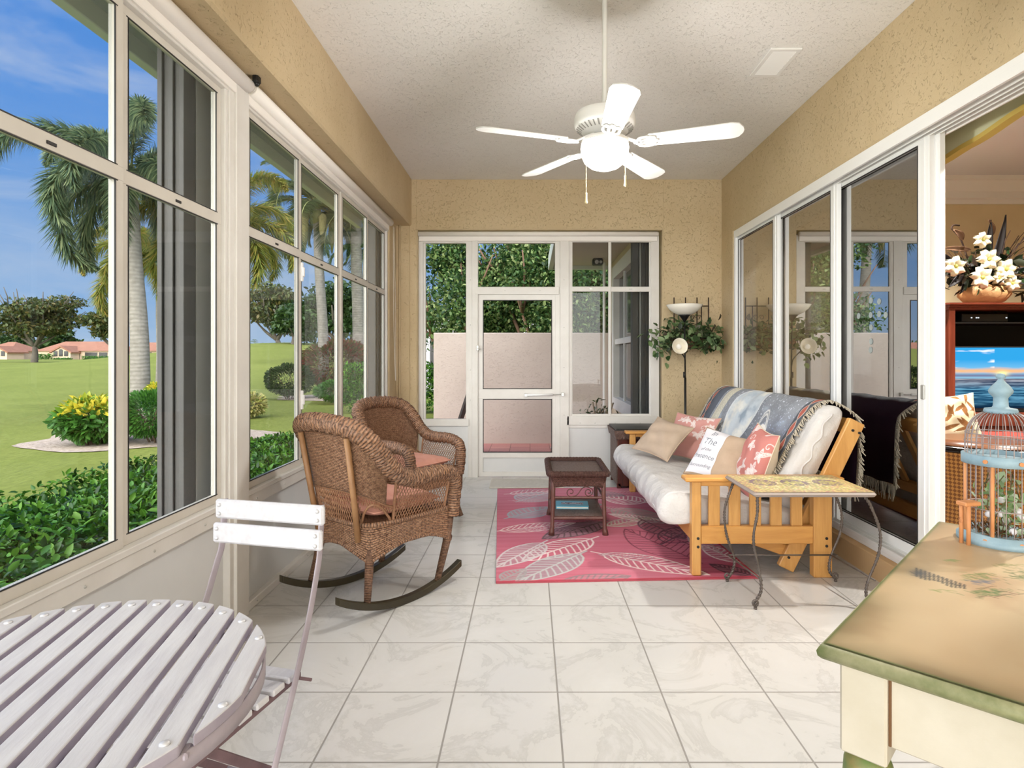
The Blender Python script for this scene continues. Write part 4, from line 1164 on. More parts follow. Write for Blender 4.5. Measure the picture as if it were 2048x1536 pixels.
    m.grid(lambda u, v: bk(u, v, 1), 20, 12); m.grid(lambda u, v: bk(u, v, -1), 20, 12); m.build('back_cushion', M['cushion'], t)
    return t
def cush(u, v, w, d, h, z, s, puff=.45):
    a, b = u*2-1, v*2-1
    k = (max(0, 1-a**4)*max(0, 1-b**4))**puff
    wob = .004*math.sin(a*9+b*4)*math.cos(b*7)
    pin = 1-.03*(a*a*b*b)
    return Vector((a*w/2*pin, b*d/2*pin+.0, z+h/2+s*h/2*k+wob*(s > 0)*k))
def edge_loop(n):
    q = [(i/n, 0) for i in range(n)]+[(1, i/n) for i in range(n)]+[(1-i/n, 1) for i in range(n)]+[(0, 1-i/n) for i in range(n)]
    return q
M['pole'] = plain('peeled cane post', '#a57c55', .5, c2='#8f6744', vs=12)
wicker_chair('brown wicker rocking chair with coral cushions on dark curved rockers, nearest the camera', (-.84, 3.37), math.radians(53), True)
wicker_chair('brown wicker armchair on four legs behind the rocking chair near the back corner', (-.97, 4.83), math.radians(-34), False)

# ---- wicker side table
M['dwick'] = wicker('dark red brown wicker', '#6a443a', '#482a22', .014, .008, hi='#8a6458')
M['dweave'] = wicker('dark woven top', '#a8948c', '#8a746c', .012, .009, hi='#5a4038')
M['dstrand'] = plain('dark wicker strand', '#54302a', .45, c2='#6d463c', vs=25)
T0 = (.355, 4.66)
t = thing('wicker_side_table', 'small dark brown wicker side table with lower shelf on the pink rug', 'side table', (T0[0], T0[1], .008), 0)
hw, hd = .205, .30
m = MB(); m.box(-hw, hw, -hd, hd, .435, .445, .002, 0)
for f in range(len(m.f)): pass
m2 = MB(); m2.grid(lambda u, v: (-hw+2*hw*u, -hd+2*hd*v, .447-.004*math.sin(PI*u)*math.sin(PI*v)), 8, 8, uvs=(.41, .6)); m2.build('table_top', M['dweave'], t, solid=.006)
m = MB()
def rect_loop(a, b, z, r=.03, n=24):
    pts = []
    for cx, cy, a0 in ((a-r, b-r, 0), (-a+r, b-r, PI/2), (-a+r, -b+r, PI), (a-r, -b+r, 1.5*PI)):
        for k in range(5): pts.append(Vector((cx+r*math.cos(a0+k*PI/8), cy+r*math.sin(a0+k*PI/8), z)))
    out = []
    for i in range(len(pts)):
        p, q = pts[i], pts[(i+1) % len(pts)]; k = max(1, int((q-p).length/.01))
        out += [p.lerp(q, j/k) for j in range(k)]
    return out
m.tube(rect_loop(hw+.008, hd+.008, .452), .019, 10, closed=True, ridge=(.35, 120, 4)); m.build('braided_rim', M['dwick'], t)
m = MB(); lp = rect_loop(hw, hd, 0)
m.grid(lambda u, v: (lambda p: Vector((p.x*(1-.05*v), p.y*(1-.04*v), .445-.085*v-.02*max(0, abs(p.x/hw)*abs(p.y/hd)-.5)*v)))(lp[int(round(u*len(lp))) % len(lp)]), len(lp), 6, uvs=(2, .085)); m.build('apron', M['dwick'], t, solid=.01)
legs = [(-.185, -.275), (.185, -.275), (.185, .275), (-.185, .275)]
for lx, ly in legs:
    m = MB(); m.tube([(lx, ly, .43), (lx*1.0, ly, .30), (lx*1.04, ly*1.01, .06), (lx*1.06, ly*1.02, .03), (lx*1.07, ly*1.02, .0)], [.018, .016, .0155, .021, .024], 10); m.build('leg', M['dstrand'], t)
m = MB()
for z, r in ((.275, .008), (.125, .012)):
    for i in range(4):
        a, b = legs[i], legs[(i+1) % 4]; m.tube([Vector((a[0], a[1], z)).lerp(Vector((b[0], b[1], z)), k/40) for k in range(41)], r, 7, ridge=(.25, 140, 4))
m.build('rail', M['dstrand'], t)
m = MB(); m.grid(lambda u, v: (-.19+.38*u, -.28+.56*v, .132), 4, 4, uvs=(.38, .56)); m.build('shelf', M['dweave'], t, solid=.008)
m = MB()
def spiral(c, r0, turns, a0, sg, ax):
    pts = []
    for i in range(26):
        f = i/25; a = a0+sg*turns*2*PI*f; r = r0*(1-.78*f)
        pts.append(Vector(c)+Vector((ax[0]*r*math.cos(a), ax[1]*r*math.cos(a), r*math.sin(a))))
    return pts
for y in (-.275, .275):
    s1 = spiral((-.055, y, .315), .034, 1.1, PI*1.5, -1, (1, 0)); s2 = spiral((.075, y, .315), .03, 1.1, PI*1.5, -1, (1, 0))
    m.tube(s1, .0035, 6); m.tube(s2, .0035, 6); m.tube(catmull([(-.055, y, .281), (-.01, y, .295), (.03, y, .345), (.07, y, .352), (.105, y, .33), (.10, y, .30), (.075, y, .285)], 5), .0035, 6)
m.build('scroll', M['dstrand'], t)
# turquoise book
im = Img(.25, .17, .0025, '#7fcbe2'); im.mask((np.abs(im.X-.125) < .085)*(np.abs(im.Y-.085) < .03)*1., '#8d6f86'); nz = vnoise(im.X, im.Y, 80, 3); im.mask(((nz > .55)*(np.abs(im.X-.125) < .085)*(np.abs(im.Y-.085) < .03))*1., '#e8dfe6')
im.mask(((np.abs(im.X-.125) < .022)*(np.abs(im.Y-.085) < .016))*1., '#d9d0d8')
t = thing('book', 'turquoise book lying on the lower shelf of the wicker side table', 'book', (.33, 4.68, .145), -.04)
m = MB(); m.box(-.125, .125, -.085, .085, 0, .004, .001); m.box(-.125, .125, -.085, .085, .018, .022, .001); m.box(-.127, -.122, -.085, .085, 0, .022, .002); m.build('cover', plain('turquoise cloth', '#5fb9d6', .6), t)
m = MB(); m.box(-.121, .121, -.081, .081, .004, .018, 0); m.build('pages', plain('paper', '#ece8dc', .8), t)
color_grid('cover_picture', lambda U, V: (-.124+.248*U, -.084+.168*V, 0.0236+0*U), im.a, vcol('book cover print', .5), t)

# ---- rug
def rug():
    W, Hh = 1.56, 2.46
    im = Img(W, Hh, .0045, '#cb7284')
    n1 = vnoise(im.X*.25, im.Y*9, 3, 2); n2 = vnoise(im.X*1.0, im.Y*1.2, 1.2, 9, 3)
    im.mask(np.clip((n1-.35)*1.6, 0, 1)*.5, '#cf7688'); im.mask(np.clip((n2-.5)*3, 0, 1)*.45, '#d0899a')
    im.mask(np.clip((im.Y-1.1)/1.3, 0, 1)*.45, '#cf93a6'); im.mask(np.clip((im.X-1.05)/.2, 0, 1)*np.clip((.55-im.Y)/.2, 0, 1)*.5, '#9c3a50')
    ang = math.atan2(.078, 1.53)
    def pr(x, y):
        Y = F_PX*(EYE-.01)/(y-CY); X = (x-CX)*Y/F_PX
        X -= -.197; Y -= 3.461
        return (X*math.cos(ang)+Y*math.sin(ang), -X*math.sin(ang)+Y*math.cos(ang))
    WH, GY, DG, LB = '#f0dcd8', '#a9a8a6', '#726064', '#a8b4bc'
    def lf(p, q, wf, c, wd=.008, veins=11, fill=None):
        a, b = pr(*p), pr(*q); L = math.hypot(b[0]-a[0], b[1]-a[1])
        im.leaf(a[0], a[1], math.atan2(b[1]-a[1], b[0]-a[0]), L, L*wf, c, wd*1.4, veins, fill)
    lf((1205, 1108), (1418, 1150), .36, WH, .009, 12)
    lf((1182, 1078), (1045, 1122), .42, WH, .010, 11); lf((1085, 1086), (992, 1135), .42, '#d9cfcf', .010, 10, ('#9fb0b4', .35))
    lf((1160, 1108), (1032, 1165), .40, '#c2c4c2', .010, 11, ('#8fa8ad', .5))
    lf((1204, 1044), (1085, 1078), .42, DG, .010, 11, ('#8d9098', .55))
    lf((1385, 1118), (1250, 1058), .50, '#8a4a58', .008, 12)
    lf((1120, 1168), (1260, 1152), .42, '#958084', .010, 10, ('#a39a98', .3)); lf((1400, 1162), (1300, 1163), .22, '#a9b0a8', .012, 8, ('#9aa8a4', .5))
    lf((1480, 1125), (1405, 1090), .5, WH, .009, 9); lf((1500, 1150), (1420, 1128), .5, '#5c4048', .009, 9, ('#6a6064', .5))
    lf((1000, 1062), (1150, 1046), .34, '#ecd0cc', .009, 12); lf((1020, 1035), (1105, 1014), .6, LB, .012, 9, ('#a8b4bc', .5))
    lf((1040, 1002), (1100, 985), .8, '#b9bec4', .012, 8, ('#b4bcc4', .4)); lf((1020, 988), (1110, 982), .5, '#e6ced0', .010, 8)
    lf((1225, 1018), (1330, 1040), .6, '#b4a79f', .012, 11, ('#c9b8b0', .45)); lf((1330, 1046), (1218, 1028), .34, WH, .010, 12)
    lf((1215, 1052), (1300, 1036), .42, '#cbbfae', .011, 10); lf((1290, 1005), (1205, 994), .8, WH, .012, 9)
    lf((1285, 1040), (1370, 1078), .5, '#7a5a62', .010, 10, ('#8a6a70', .4)); lf((1110, 1004), (1205, 1010), .5, GY, .012, 9, ('#a7a7aa', .45))
    lf((1180, 985), (1250, 992), .6, '#9a8a90', .012, 8, ('#a09098', .4)); lf((1330, 1085), (1400, 1050), .5, '#6f4c56', .01, 9)
    lf((1440, 1105), (1390, 1060), .5, '#c9b0ac', .01, 9); lf((1005, 1160), (1050, 1138), .6, '#a9a4a4', .01, 7, ('#a39a9c', .35))
    rr = random.Random(12)
    for k in range(16):
        x, y, a = rr.uniform(.1, W-.1), rr.uniform(.1, Hh-.1), rr.uniform(-.5, .5)+rr.choice((0, PI))
        im.leaf(x, y, a, rr.uniform(.3, .45), rr.uniform(.11, .17), rr.choice(('#d7a3ac', '#b9a3a8', '#a3848c', '#dcb4ba')), .006, 11)
    gr = vnoise(im.X*.6, im.Y*30, 3, 44, 2); im.mask(np.clip((gr-.5)*2.5, 0, 1)*.22, '#e0a9b2'); im.mask(np.clip((.5-gr)*2.5, 0, 1)*.18, '#a04a5c')
    im.mask(((im.Y < .02) | (im.Y > Hh-.02) | (im.X > W-.015))*1., '#c04a58', .8)
    t = thing('rug', 'pink and red area rug with white and grey leaf outlines under the futon', 'rug', (-.197, 3.461, 0), ang)
    g = (im.a.mean(-1)-.25)
    hh = .0105+.0015*np.clip(g*3, -1, 1)
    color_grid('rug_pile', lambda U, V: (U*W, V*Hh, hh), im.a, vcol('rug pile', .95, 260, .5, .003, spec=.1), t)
    m = MB(); m.box(0, W, 0, Hh, .001, .0085, .003); m.build('rug_edge', plain('red rug binding', '#b9515f', .9), t)
rug()
t = MB(); t.box(-.41, .34, 5.98, 6.40, .0, .012, .004); o = t.build('door_mat', plain('pale woven mat', '#cfcac0', .95, c2='#c2bcb0', vs=40, bs=200, bstr=.6, bd=.003))
tag(o, 'thin pale door mat on the tiles in front of the screen door', 'mat')

# ---- carved end table behind the futon
M['carved'] = plain('dark carved wood', '#4a332b', .5, c2='#6d544a', vs=30, bs=34, bstr=1.0, bd=.02)
M['mahog'] = wood('dark red wood', '#5a2418', '#3f160e', 'z', 14, .35)
t = thing('carved_end_table', 'dark carved wood end table in the corner behind the far arm of the futon', 'end table', (1.18, 6.15, 0))
m = MB(); m.box(.875, 1.45, 5.93, 6.42, .03, .50, .004); m.build('body', M['mahog'], t, True)
m = MB(); m.box(.862, .877, 5.94, 6.41, .04, .49, .004); m.build('carved_panel', M['carved'], t, True)
m = MB(); m.prism([(.83, .585), (.85, .50), (1.47, .50), (1.50, .585)], 5.90, 6.44, 0, 'y'); m.build('flared_frame', M['carved'], t, True, bevel=.006)
m = MB(); m.box(.85, 1.49, 5.91, 6.43, .584, .60, .004); m.build('top', M['blackpl'], t, True)
for x in (.885, 1.43):
    for y in (5.95, 6.40):
        m = MB(); m.box(x-.02, x+.02, y-.02, y+.02, 0, .06, .004); m.build('foot', M['mahog'], t, True)

# ---- futon
M['pine'] = wood('golden oiled pine', '#dba25a', '#c98e48', 'y', 12, .35)
M['pinex'] = wood('golden pine rail', '#dba25a', '#c88c46', 'x', 12, .35)
M['pinez'] = wood('golden pine upright', '#d9a460', '#c6904e', 'z', 12, .35)
M['futon'] = plain('off white futon cotton', '#dad7d4', .95, c2='#cfcbc8', vs=4, bs=7, bstr=.6, bd=.04)
FY0, FY1 = 3.585, 5.80
fut = thing('futon_sofa', 'golden pine futon sofa with slatted arms and an off white mattress', 'futon', (1.38, (FY0+FY1)/2, 0))
for ya, yb in ((3.555, 3.615), (5.76, 5.82)):
    yc = (ya+yb)/2
    m = MB(); m.box(.92, 1.86, yc-.055, yc+.055, .575, .60, .006); ar = m.build('armrest', M['pinex'], fut, True)
    m = MB(); m.box(.965, 1.02, ya, yb, .012, .575, .006); m.build('leg', M['pinez'], fut, True)
    m = MB(); m.box(1.69, 1.80, ya, yb, .0, .575, .006); m.build('leg', M['pinez'], fut, True)
    m = MB(); m.box(1.02, 1.69, ya+.008, yb-.008, .20, .305, .004); m.build('side_rail', M['pinex'], fut, True)
    m = MB(); m.box(1.02, 1.69, ya+.012, yb-.012, .545, .575, .003); m.build('side_rail', M['pinex'], fut, True)
    for k in range(5):
        x = 1.07+k*.1235; m = MB(); m.box(x, x+.066, ya+.018, yb-.018, .305, .545, .003); m.build('slat', M['pinez'], fut, True)
m = MB()
for x, z in ((1.0, .235), (1.0, .185), (1.765, .235), (1.765, .19)): m.cyl((x, 3.552, z), (x, 3.558, z), .0085, 12)
for x, z in ((1.965, .868), (2.005, .852), (1.575, .095)): m.cyl((x, 3.632, z), (x, 3.642, z), .008, 10)
m.build('bolt', M['blackpl'], fut, True)
m = MB(); m.box(.975, 1.01, 3.61, 5.77, .205, .30, .005); m.build('front_rail', M['pine'], fut, True)
m = MB(); m.box(1.72, 1.76, 3.61, 5.77, .205, .30, .005); m.build('back_rail', M['pine'], fut, True)
dB = Vector((.436, 0, .90)).normalized(); nB = Vector((-.90, 0, .436)).normalized(); B0 = Vector((1.57, 0, .04))
for y in (3.66, 5.71):
    m = MB(); a = B0+Vector((0, y, 0)); m.obox(a+dB*.48, dB*.50, nB*.05, Vector((0, .02, 0)), .005); m.build('back_stile', M['pinez'], fut, True)
    m = MB(); m.beam((1.0, y+.03, .33), (1.60, y+.03, .115), .035, .07, (0, 0, 1), .005); m.build('seat_stile', M['pinex'], fut, True)
for s_ in (.42, .94):
    m = MB(); c = B0+dB*s_; m.obox(Vector((c.x, 4.685, c.z)), Vector((0, 1.0, 0)), dB*.045, nB*.015, .003); m.build('back_crossbar', M['pine'], fut, True)
for k in range(7):
    y = 3.9+k*.27; m = MB(); c = B0+dB*.68+nB*.0; m.obox(Vector((c.x, y, c.z)), dB*.24, nB*.010, Vector((0, .03, 0)), .002); m.build('back_slat', M['pinez'], fut, True)
for k in range(7):
    y = 3.9+k*.27; m = MB(); m.beam((1.02, y, .325), (1.55, y, .15), .06, .016, (0, 0, 1), .002); m.build('seat_slat', M['pinex'], fut, True)
def slab(name, prof, y0, y1, mat, seed=1, wob=.006, nv=70, parent=None):
    """closed xz profile swept along y with pillowed ends"""
    pts = catmull([Vector((x, 0, z)) for x, z in prof], 6, True); n = len(pts)
    c = sum(pts, Vector())/n; m = MB(); rr = random.Random(seed)
    def fn(u, v):
        p = pts[int(round(u*n)) % n]; e = min(v, 1-v)*(y1-y0)
        k = 1-.16*max(0, 1-e/.055)**2.2
        w = wob*(math.sin(v*37+u*11)+.6*math.sin(v*71-u*23+seed)+.5*math.sin(v*17+u*31))
        q = c+(p-c)*k; d = (p-c).normalized()
        return Vector((q.x+d.x*w, y0+(y1-y0)*v, q.z+d.z*w))
    # finer rows near the ends
    vs = [0, .004, .01, .018, .03]+[.04+.92*i/nv for i in range(nv+1)]+[.97, .982, .99, .996, 1]
    idx = [[m.pv(fn(i/n, v)) for v in vs] for i in range(n)]
    for i in range(n):
        for j in range(len(vs)-1): m.face((idx[i][j], idx[(i+1) % n][j], idx[(i+1) % n][j+1], idx[i][j+1]), 0, True)
    for j in (0, len(vs)-1):
        cc = m.pv(c+Vector((0, vs[j]*(y1-y0)+y0+(-.012 if j == 0 else .012), 0)))
        for i in range(n): m.face((idx[i][j], idx[(i+1) % n][j], cc), 0, True)
    o = m.build(name, mat, parent, True); return o, pts, c
seat, sp, sc_ = slab('seat_mattress', [(.86, .285), (.80, .33), (.795, .40), (.84, .465), (.93, .485), (1.2, .452), (1.5, .40), (1.64, .36), (1.66, .28), (1.6, .18), (1.3, .235), (1.0, .29)], 3.645, 5.73, M['futon'], 1, .004, parent=fut)
def bk(s, n): q = B0+dB*s+nB*n; return (q.x, q.z)
back_prof = [bk(.34, .065), bk(.34, .20), bk(.40, .235), bk(.62, .225), bk(.82, .215), bk(.95, .195), bk(1.005, .15), bk(1.01, .09), bk(.96, .058), bk(.7, .056)]
slab('back_mattress', back_prof, 3.68, 5.74, M['futon'], 4, .004, parent=fut)
# piping
m = MB()
for yy in (3.675,):
    for s1, n1 in ((.06, .215),):
        m.tube([Vector((*bk(.40+.58*i/24, .17-.0*i), 0)) for i in range(0)] or [Vector((bk(.40+.56*i/24, .155+.012*math.sin(i))[0], 3.672, bk(.40+.56*i/24, .155+.012*math.sin(i))[1])) for i in range(25)], .006, 6)
m.tube([Vector((.798, 3.68+2.02*i/60, .36+.004*math.sin(i*1.3))) for i in range(61)], .005, 6)
m.build('mattress_piping', M['futon'], fut, True)

# ---- throw blanket with planets
def blanket():
    y0, y1 = 3.80, 5.72
    prof = [bk(.46, .262), bk(.62, .252), bk(.82, .240), bk(.95, .218), bk(1.03, .16), bk(1.045, .08), bk(1.03, -.03), (2.072, .90), (2.080, .80), (2.080, .66), (2.078, .50)]
    pts = catmull([Vector((x, 0, z)) for x, z in prof], 8); n = len(pts)-1
    acc = [0]
    for i in range(n): acc.append(acc[-1]+(pts[i+1]-pts[i]).length)
    Lv = acc[-1]; A = np.array([tuple(p) for p in pts]); acc = np.array(acc)/Lv
    Lu = y1-y0
    im = Img(Lu, Lv, .005, '#969aa1')      # X along sofa from near end, Y = from front hem up and over
    X, Y = im.X, im.Y
    n0 = vnoise(X, Y, 2.2, 1); im.mask(np.clip((n0-.45)*3, 0, 1), '#a4a8b0'); im.mask(np.clip((.42-n0)*4, 0, 1), '#71767f')
    st = vnoise(X*3+Y*8, Y*2-X*3, 1.0, 4, 3); im.mask(np.clip((st-.62)*6, 0, 1)*.6, '#b9c4d4')
    sp_ = vnoise(X, Y, 110, 8, 1); im.mask(np.clip((sp_-.80)*9, 0, 1), '#dfe4f0')
    near = np.clip((.45-Y)/.4, 0, 1)*np.clip((.75-X)/.5, 0, 1); im.mask(near*.65, '#3c4a74'); im.mask(np.clip((sp_-.74)*9, 0, 1)*near, '#9fb8f0')
    # large pale planet
    cx, cy, r = 1.0, .36, .29; d = np.hypot((X-cx)*1.0, (Y-cy)*1.0); pn = vnoise(X*1.3+Y, Y*2-X, 3.2, 12, 5)
    pm = np.clip((r-d)/.006, 0, 1); im.mask(pm, '#ccd5dc'); im.mask(pm*np.clip((pn-.48)*6, 0, 1), '#f2f1ea'); im.mask(pm*np.clip((.42-pn)*7, 0, 1), '#a2b1c0'); im.mask(np.clip(1-np.abs(d-r)/.012, 0, 1), '#eef2f6')
    # ringed planet
    cx, cy, r = .48, .22, .085; im.mask(np.clip((r-np.hypot(X-cx, Y-cy))/.006, 0, 1), '#f0ece6')
    ca, sa = math.cos(1.15), math.sin(1.15); u = (X-cx)*ca+(Y-cy)*sa; v = -(X-cx)*sa+(Y-cy)*ca
    for a, w in ((.21, .014), (.175, .02)):
        q = np.hypot(u, v*2.6); im.mask(np.clip(1-np.abs(q-a)/w, 0, 1), '#efeeea')
    # small grey sphere cluster by the text band
    dd = np.hypot(X-1.33, Y-.12); im.mask(np.clip((.12-dd)/.02, 0, 1)*np.clip((sp_-.55)*5, 0, 1), '#d7dbe0')
    # cream text band
    bd = np.clip((.085-np.abs(X-1.52-.02*np.sin(Y*3)))/.005, 0, 1); im.mask(bd, '#e9e4d2')
    rs = np.random.RandomState(3)
    for r_ in range(9):
        xx = 1.452+r_*.0165
        yy = .02
        while yy < Lv-.1:
            ln = rs.uniform(.012, .035); im.stroke([(xx, yy), (xx+rs.normal()*.002, yy+ln)], .0045, '#8f8c80', .8); yy += ln+.012
    im.mask(np.clip((X-1.66)/.01, 0, 1), '#6a6f7a')
    # hem chain of red lozenges on both ends
    for x0 in (.055, Lu-.05):
        im.mask(np.clip((.05-np.abs(X-x0))/.004, 0, 1), '#5c5f66')
        ph = Y/.13*PI; w = .026*np.abs(np.sin(ph)); inside = np.clip((w-np.abs(X-x0))/.003, 0, 1); im.mask(inside, '#b5675a')
        im.mask(np.clip(1-np.abs(np.abs(X-x0)-w)/.005, 0, 1), '#e3ddd0')
    back = np.clip((Y-.74)/.02, 0, 1)
    cols = im.a
    def fn(U, V):
        px = np.interp(V, acc, A[:, 0]); pz_ = np.interp(V, acc, A[:, 2])
        w = .006*np.sin(U*23+V*5)*np.sin(V*9+1)+.004*np.sin(U*57)
        return px+w*-.8, y0+Lu*U+.012*np.sin(V*7), pz_+w*.45
    t = thing('throw_blanket', 'grey blue fringed throw blanket woven with planets draped over the futon back', 'blanket', (1.9, (y0+y1)/2, .95))
    f = color_grid('woven_front', fn, cols, vcol('planet weave', .95, 300, .4, .002, spec=.1), t, True)
    im2 = im.a*0; im2[:] = lin('#2a1420'); nn = vnoise(X, Y, 2, 31); im2 = im2*(1-nn[..., None]*.5)+np.array(lin('#18182c'))*nn[..., None]*.5
    k = np.clip(1-np.abs(np.hypot(X-.9, Y-1.0)-.2)/.01, 0, 1)[..., None]; im2 = im2*(1-k)+np.array(lin('#5a4a48'))*k
    pb = np.clip((Y-.64)/.03, 0, 1)[..., None]
    # the reverse faces the mattress at the front; behind the sofa the outer face shows the dark side of the weave
    cols2 = im.a*(1-pb)+im2*pb
    f.data.color_attributes['Col'].data.foreach_set('color', np.concatenate([cols2.reshape(-1, 3), np.ones((cols2.shape[0]*cols2.shape[1], 1))], 1).astype(np.float32).ravel())
    # fringe
    m = MB(); rr = random.Random(2)
    for yy, sg in ((y0, -1), (y1, 1)):
        for i in range(170):
            V = i/169; px = float(np.interp(V, acc, A[:, 0])); pz_ = float(np.interp(V, acc, A[:, 2])); tx = Vector((px, yy+.012*math.sin(V*7), pz_))
            ln = rr.uniform(.035, .06)
            j = int(V*n*.999); nr = (pts[min(n, j+1)]-pts[j]); nr = Vector((-nr.z, 0, nr.x)).normalized()
            if nr.dot(Vector((-.3, 0, 1))) < 0 and V < .6: nr = -nr
            out = Vector((rr.uniform(-.01, .01), sg*ln, 0))
            hang = Vector((0, 0, -.012)) if V < .62 else Vector((.01, 0, -.03))
            m.tube([tx, tx+out*.5+nr*.004, tx+out+hang*.7+Vector((rr.uniform(-.01, .01), 0, rr.uniform(-.012, .004)))], [.0035, .004, .003], 5)
    hem = [(0.0, -1)]
    for i in range(150):
        yy = y0+Lu*i/149; e = pts[-1]; m.tube([(e.x, yy, e.z), (e.x+rr.uniform(-.01, .012), yy+rr.uniform(-.01, .01), e.z-.05), (e.x+rr.uniform(-.01, .015), yy+rr.uniform(-.012, .012), e.z-rr.uniform(.08, .12))], [.0035, .0035, .002], 5)
    m.build('fringe', M['fringe'], t, True)
M['fringe'] = plain('mixed thread fringe', '#d6cab8', .95, c2='#a8a08e', vs=70)
blanket()

# ---- cushions on the futon
def pillow(name, label, c, right, up, w, h, th, colsF, matF, matB, parent=None, piping=None, n=60):
    c, right, up = Vector(c), Vector(right), Vector(up)
    right.normalize(); up = (up-right*up.dot(right)).normalized(); nn = right.cross(up)
    t = thing(name, label, 'cushion', c)
    R = np.array([tuple(right), tuple(up), tuple(nn)])
    def mk(s):
        def fn(U, V):
            a, b = U*2-1, V*2-1
            k = np.clip((1-np.abs(a)**2.6), 0, 1)**.55*np.clip((1-np.abs(b)**2.6), 0, 1)**.55
            pin = 1-.10*(1-np.abs(b)**2)*np.abs(a)**3; pin2 = 1-.10*(1-np.abs(a)**2)*np.abs(b)**3
            x = a*w/2*pin; y = b*h/2*pin2
            z = s*th/2*k+.004*np.sin(a*8+b*5)*k+.006*np.sin(a*3-b*9+s)*k
            L = np.stack([x, y, z], -1) @ R
            return L[..., 0], L[..., 1], L[..., 2]
        return fn
    if colsF is not None: color_grid('front_cover', mk(1), colsF, matF, t)
    else: color_grid('front_cover', mk(1), np.ones((n, n, 3)), matF, t)
    color_grid('back_cover', mk(-1), np.ones((n, n, 3)), matB, t)
    fn = mk(0); lp = edge_loop(16); U = np.array([q[0] for q in lp]); V = np.array([q[1] for q in lp])
    X, Y, Z = fn(U, V); m = MB(); m.tube([Vector((x, y, z)) for x, y, z in zip(X, Y, Z)], .0045, 6, closed=True); m.build('piping', piping or matB, t)
    return t, mk(1), R
M['velvet'] = plain('beige velvet', '#c2ad99', .9, c2='#b5a08b', vs=9)
M['tan'] = plain('tan suede', '#c5ad95', .9, c2='#baa189', vs=10)
M['tan_d'] = plain('brown suede', '#a98a6a', .9, c2='#9c7c5e', vs=10)
M['cream'] = plain('cream cotton', '#e2d5bf', .9, c2='#dacbb2', vs=8)
M['white_c'] = plain('white cotton', '#ece9ee', .9)
M['floral'] = vcol('coral floral print', .9, spec=.15)
def floral(seed, base='#d29a92', ink='#efe2de', n=150, w=.42):
    im = Img(w, w, w/n, base); rr = random.Random(seed)
    nz = vnoise(im.X, im.Y, 8, seed); im.mask(np.clip((nz-.5)*3, 0, 1)*.6, '#c6857c')
    for k in range(16):
        x, y, a = rr.uniform(0, w), rr.uniform(0, w), rr.uniform(0, 6.28)
        for j in range(rr.choice((4, 5, 6))):
            im.leaf(x, y, a+j*2*PI/6+rr.uniform(-.15, .15), rr.uniform(.03, .06), rr.uniform(.014, .024), ink, .0035, 4, (ink, .35) if rr.random() < .5 else None)
    for k in range(6):
        x, y = rr.uniform(0, w), rr.uniform(0, w); im.stroke([(x+.03*math.cos(q*.5)*(1-q/14), y+.03*math.sin(q*.5)*(1-q/14)) for q in range(14)], .004, ink)
    return im.a
pillow('throw_pillow', 'coral pillow with white floral print tucked behind the beige velvet pillow', P(1380, 878, 5.12)+Vector((0, 0, .02)), (.25, -.27, -.02), (.20, .10, .30), .43, .43, .13, floral(3), M['floral'], M['cream'], piping=M['tan'])
pillow('throw_pillow', 'plain beige velvet pillow at the far end of the futon', P(1325, 879, 4.95)+Vector((0, 0, .01)), (.256, -.33, -.07), (.235, .14, .24), .38, .38, .13, None, M['velvet'], M['velvet'], piping=M['tan'])
pt, pf, pR = pillow('throw_pillow', 'white and tan pillow printed with script lettering in the middle of the futon', P(1446, 916, 4.25), (.27, -.27, -.06), (.20, .11, .27), .44, .41, .16, None, M['tan'], M['tan_d'], piping=M['tan_d'])
# white lettered panel covering the left part of the front
im = Img(.2, .36, .004, '#ece9ee')
def panel_fn(U, V):
    x, y, z = pf(.02+.47*U, .03+.94*V); n = pR[2]
    return x+n[0]*.003, y+n[1]*.003, z+n[2]*.003
color_grid('white_panel', panel_fn, np.ones((40, 40, 3)), M['white_c'], pt)
def text_mesh(name, s, size, mat, place, parent, shear=.25, font_space=1.0):
    cu = bpy.data.curves.new(name, 'FONT'); cu.body = s; cu.size = size; cu.shear = shear; cu.align_x = 'CENTER'; cu.space_character = font_space; cu.resolution_u = 3
    ob = bpy.data.objects.new(name, cu); COL.objects.link(ob); bpy.context.view_layer.update()
    me = bpy.data.meshes.new_from_object(ob.evaluated_get(bpy.context.evaluated_depsgraph_get()))
    bpy.data.objects.remove(ob); bpy.data.curves.remove(cu)
    for v in me.vertices: v.co = place(v.co.x, v.co.y)
    me.materials.clear(); me.materials.append(mat); o = bpy.data.objects.new(name, me); COL.objects.link(o); o.parent = parent; return o
M['ink'] = plain('grey script ink', '#7f858f', .9)
def onp(yc):
    def f(x, y):
        U = np.array([.255+x/.44]); V = np.array([yc+y/.40]); a = pf(U, V); n = pR[2]
        return Vector((float(a[0][0])+n[0]*.0045, float(a[1][0])+n[1]*.0045, float(a[2][0])+n[2]*.0045))
    return f
for s, yc, sz in (('In', .80, .07), ('The', .60, .07), ('of the', .46, .036), ('Presence', .31, .048), ('Surrounding', .15, .036)):
    text_mesh('lettering', s, sz, M['ink'], onp(yc), pt)
pillow('throw_pillow', 'coral floral pillow with a cream back at the near end of the futon', Vector((1.49, 3.93, .615)), (-.02, -.36, -.03), (.14, .02, .46), .42, .48, .17, floral(8, '#d08880'), M['floral'], M['cream'], piping=M['cream'])
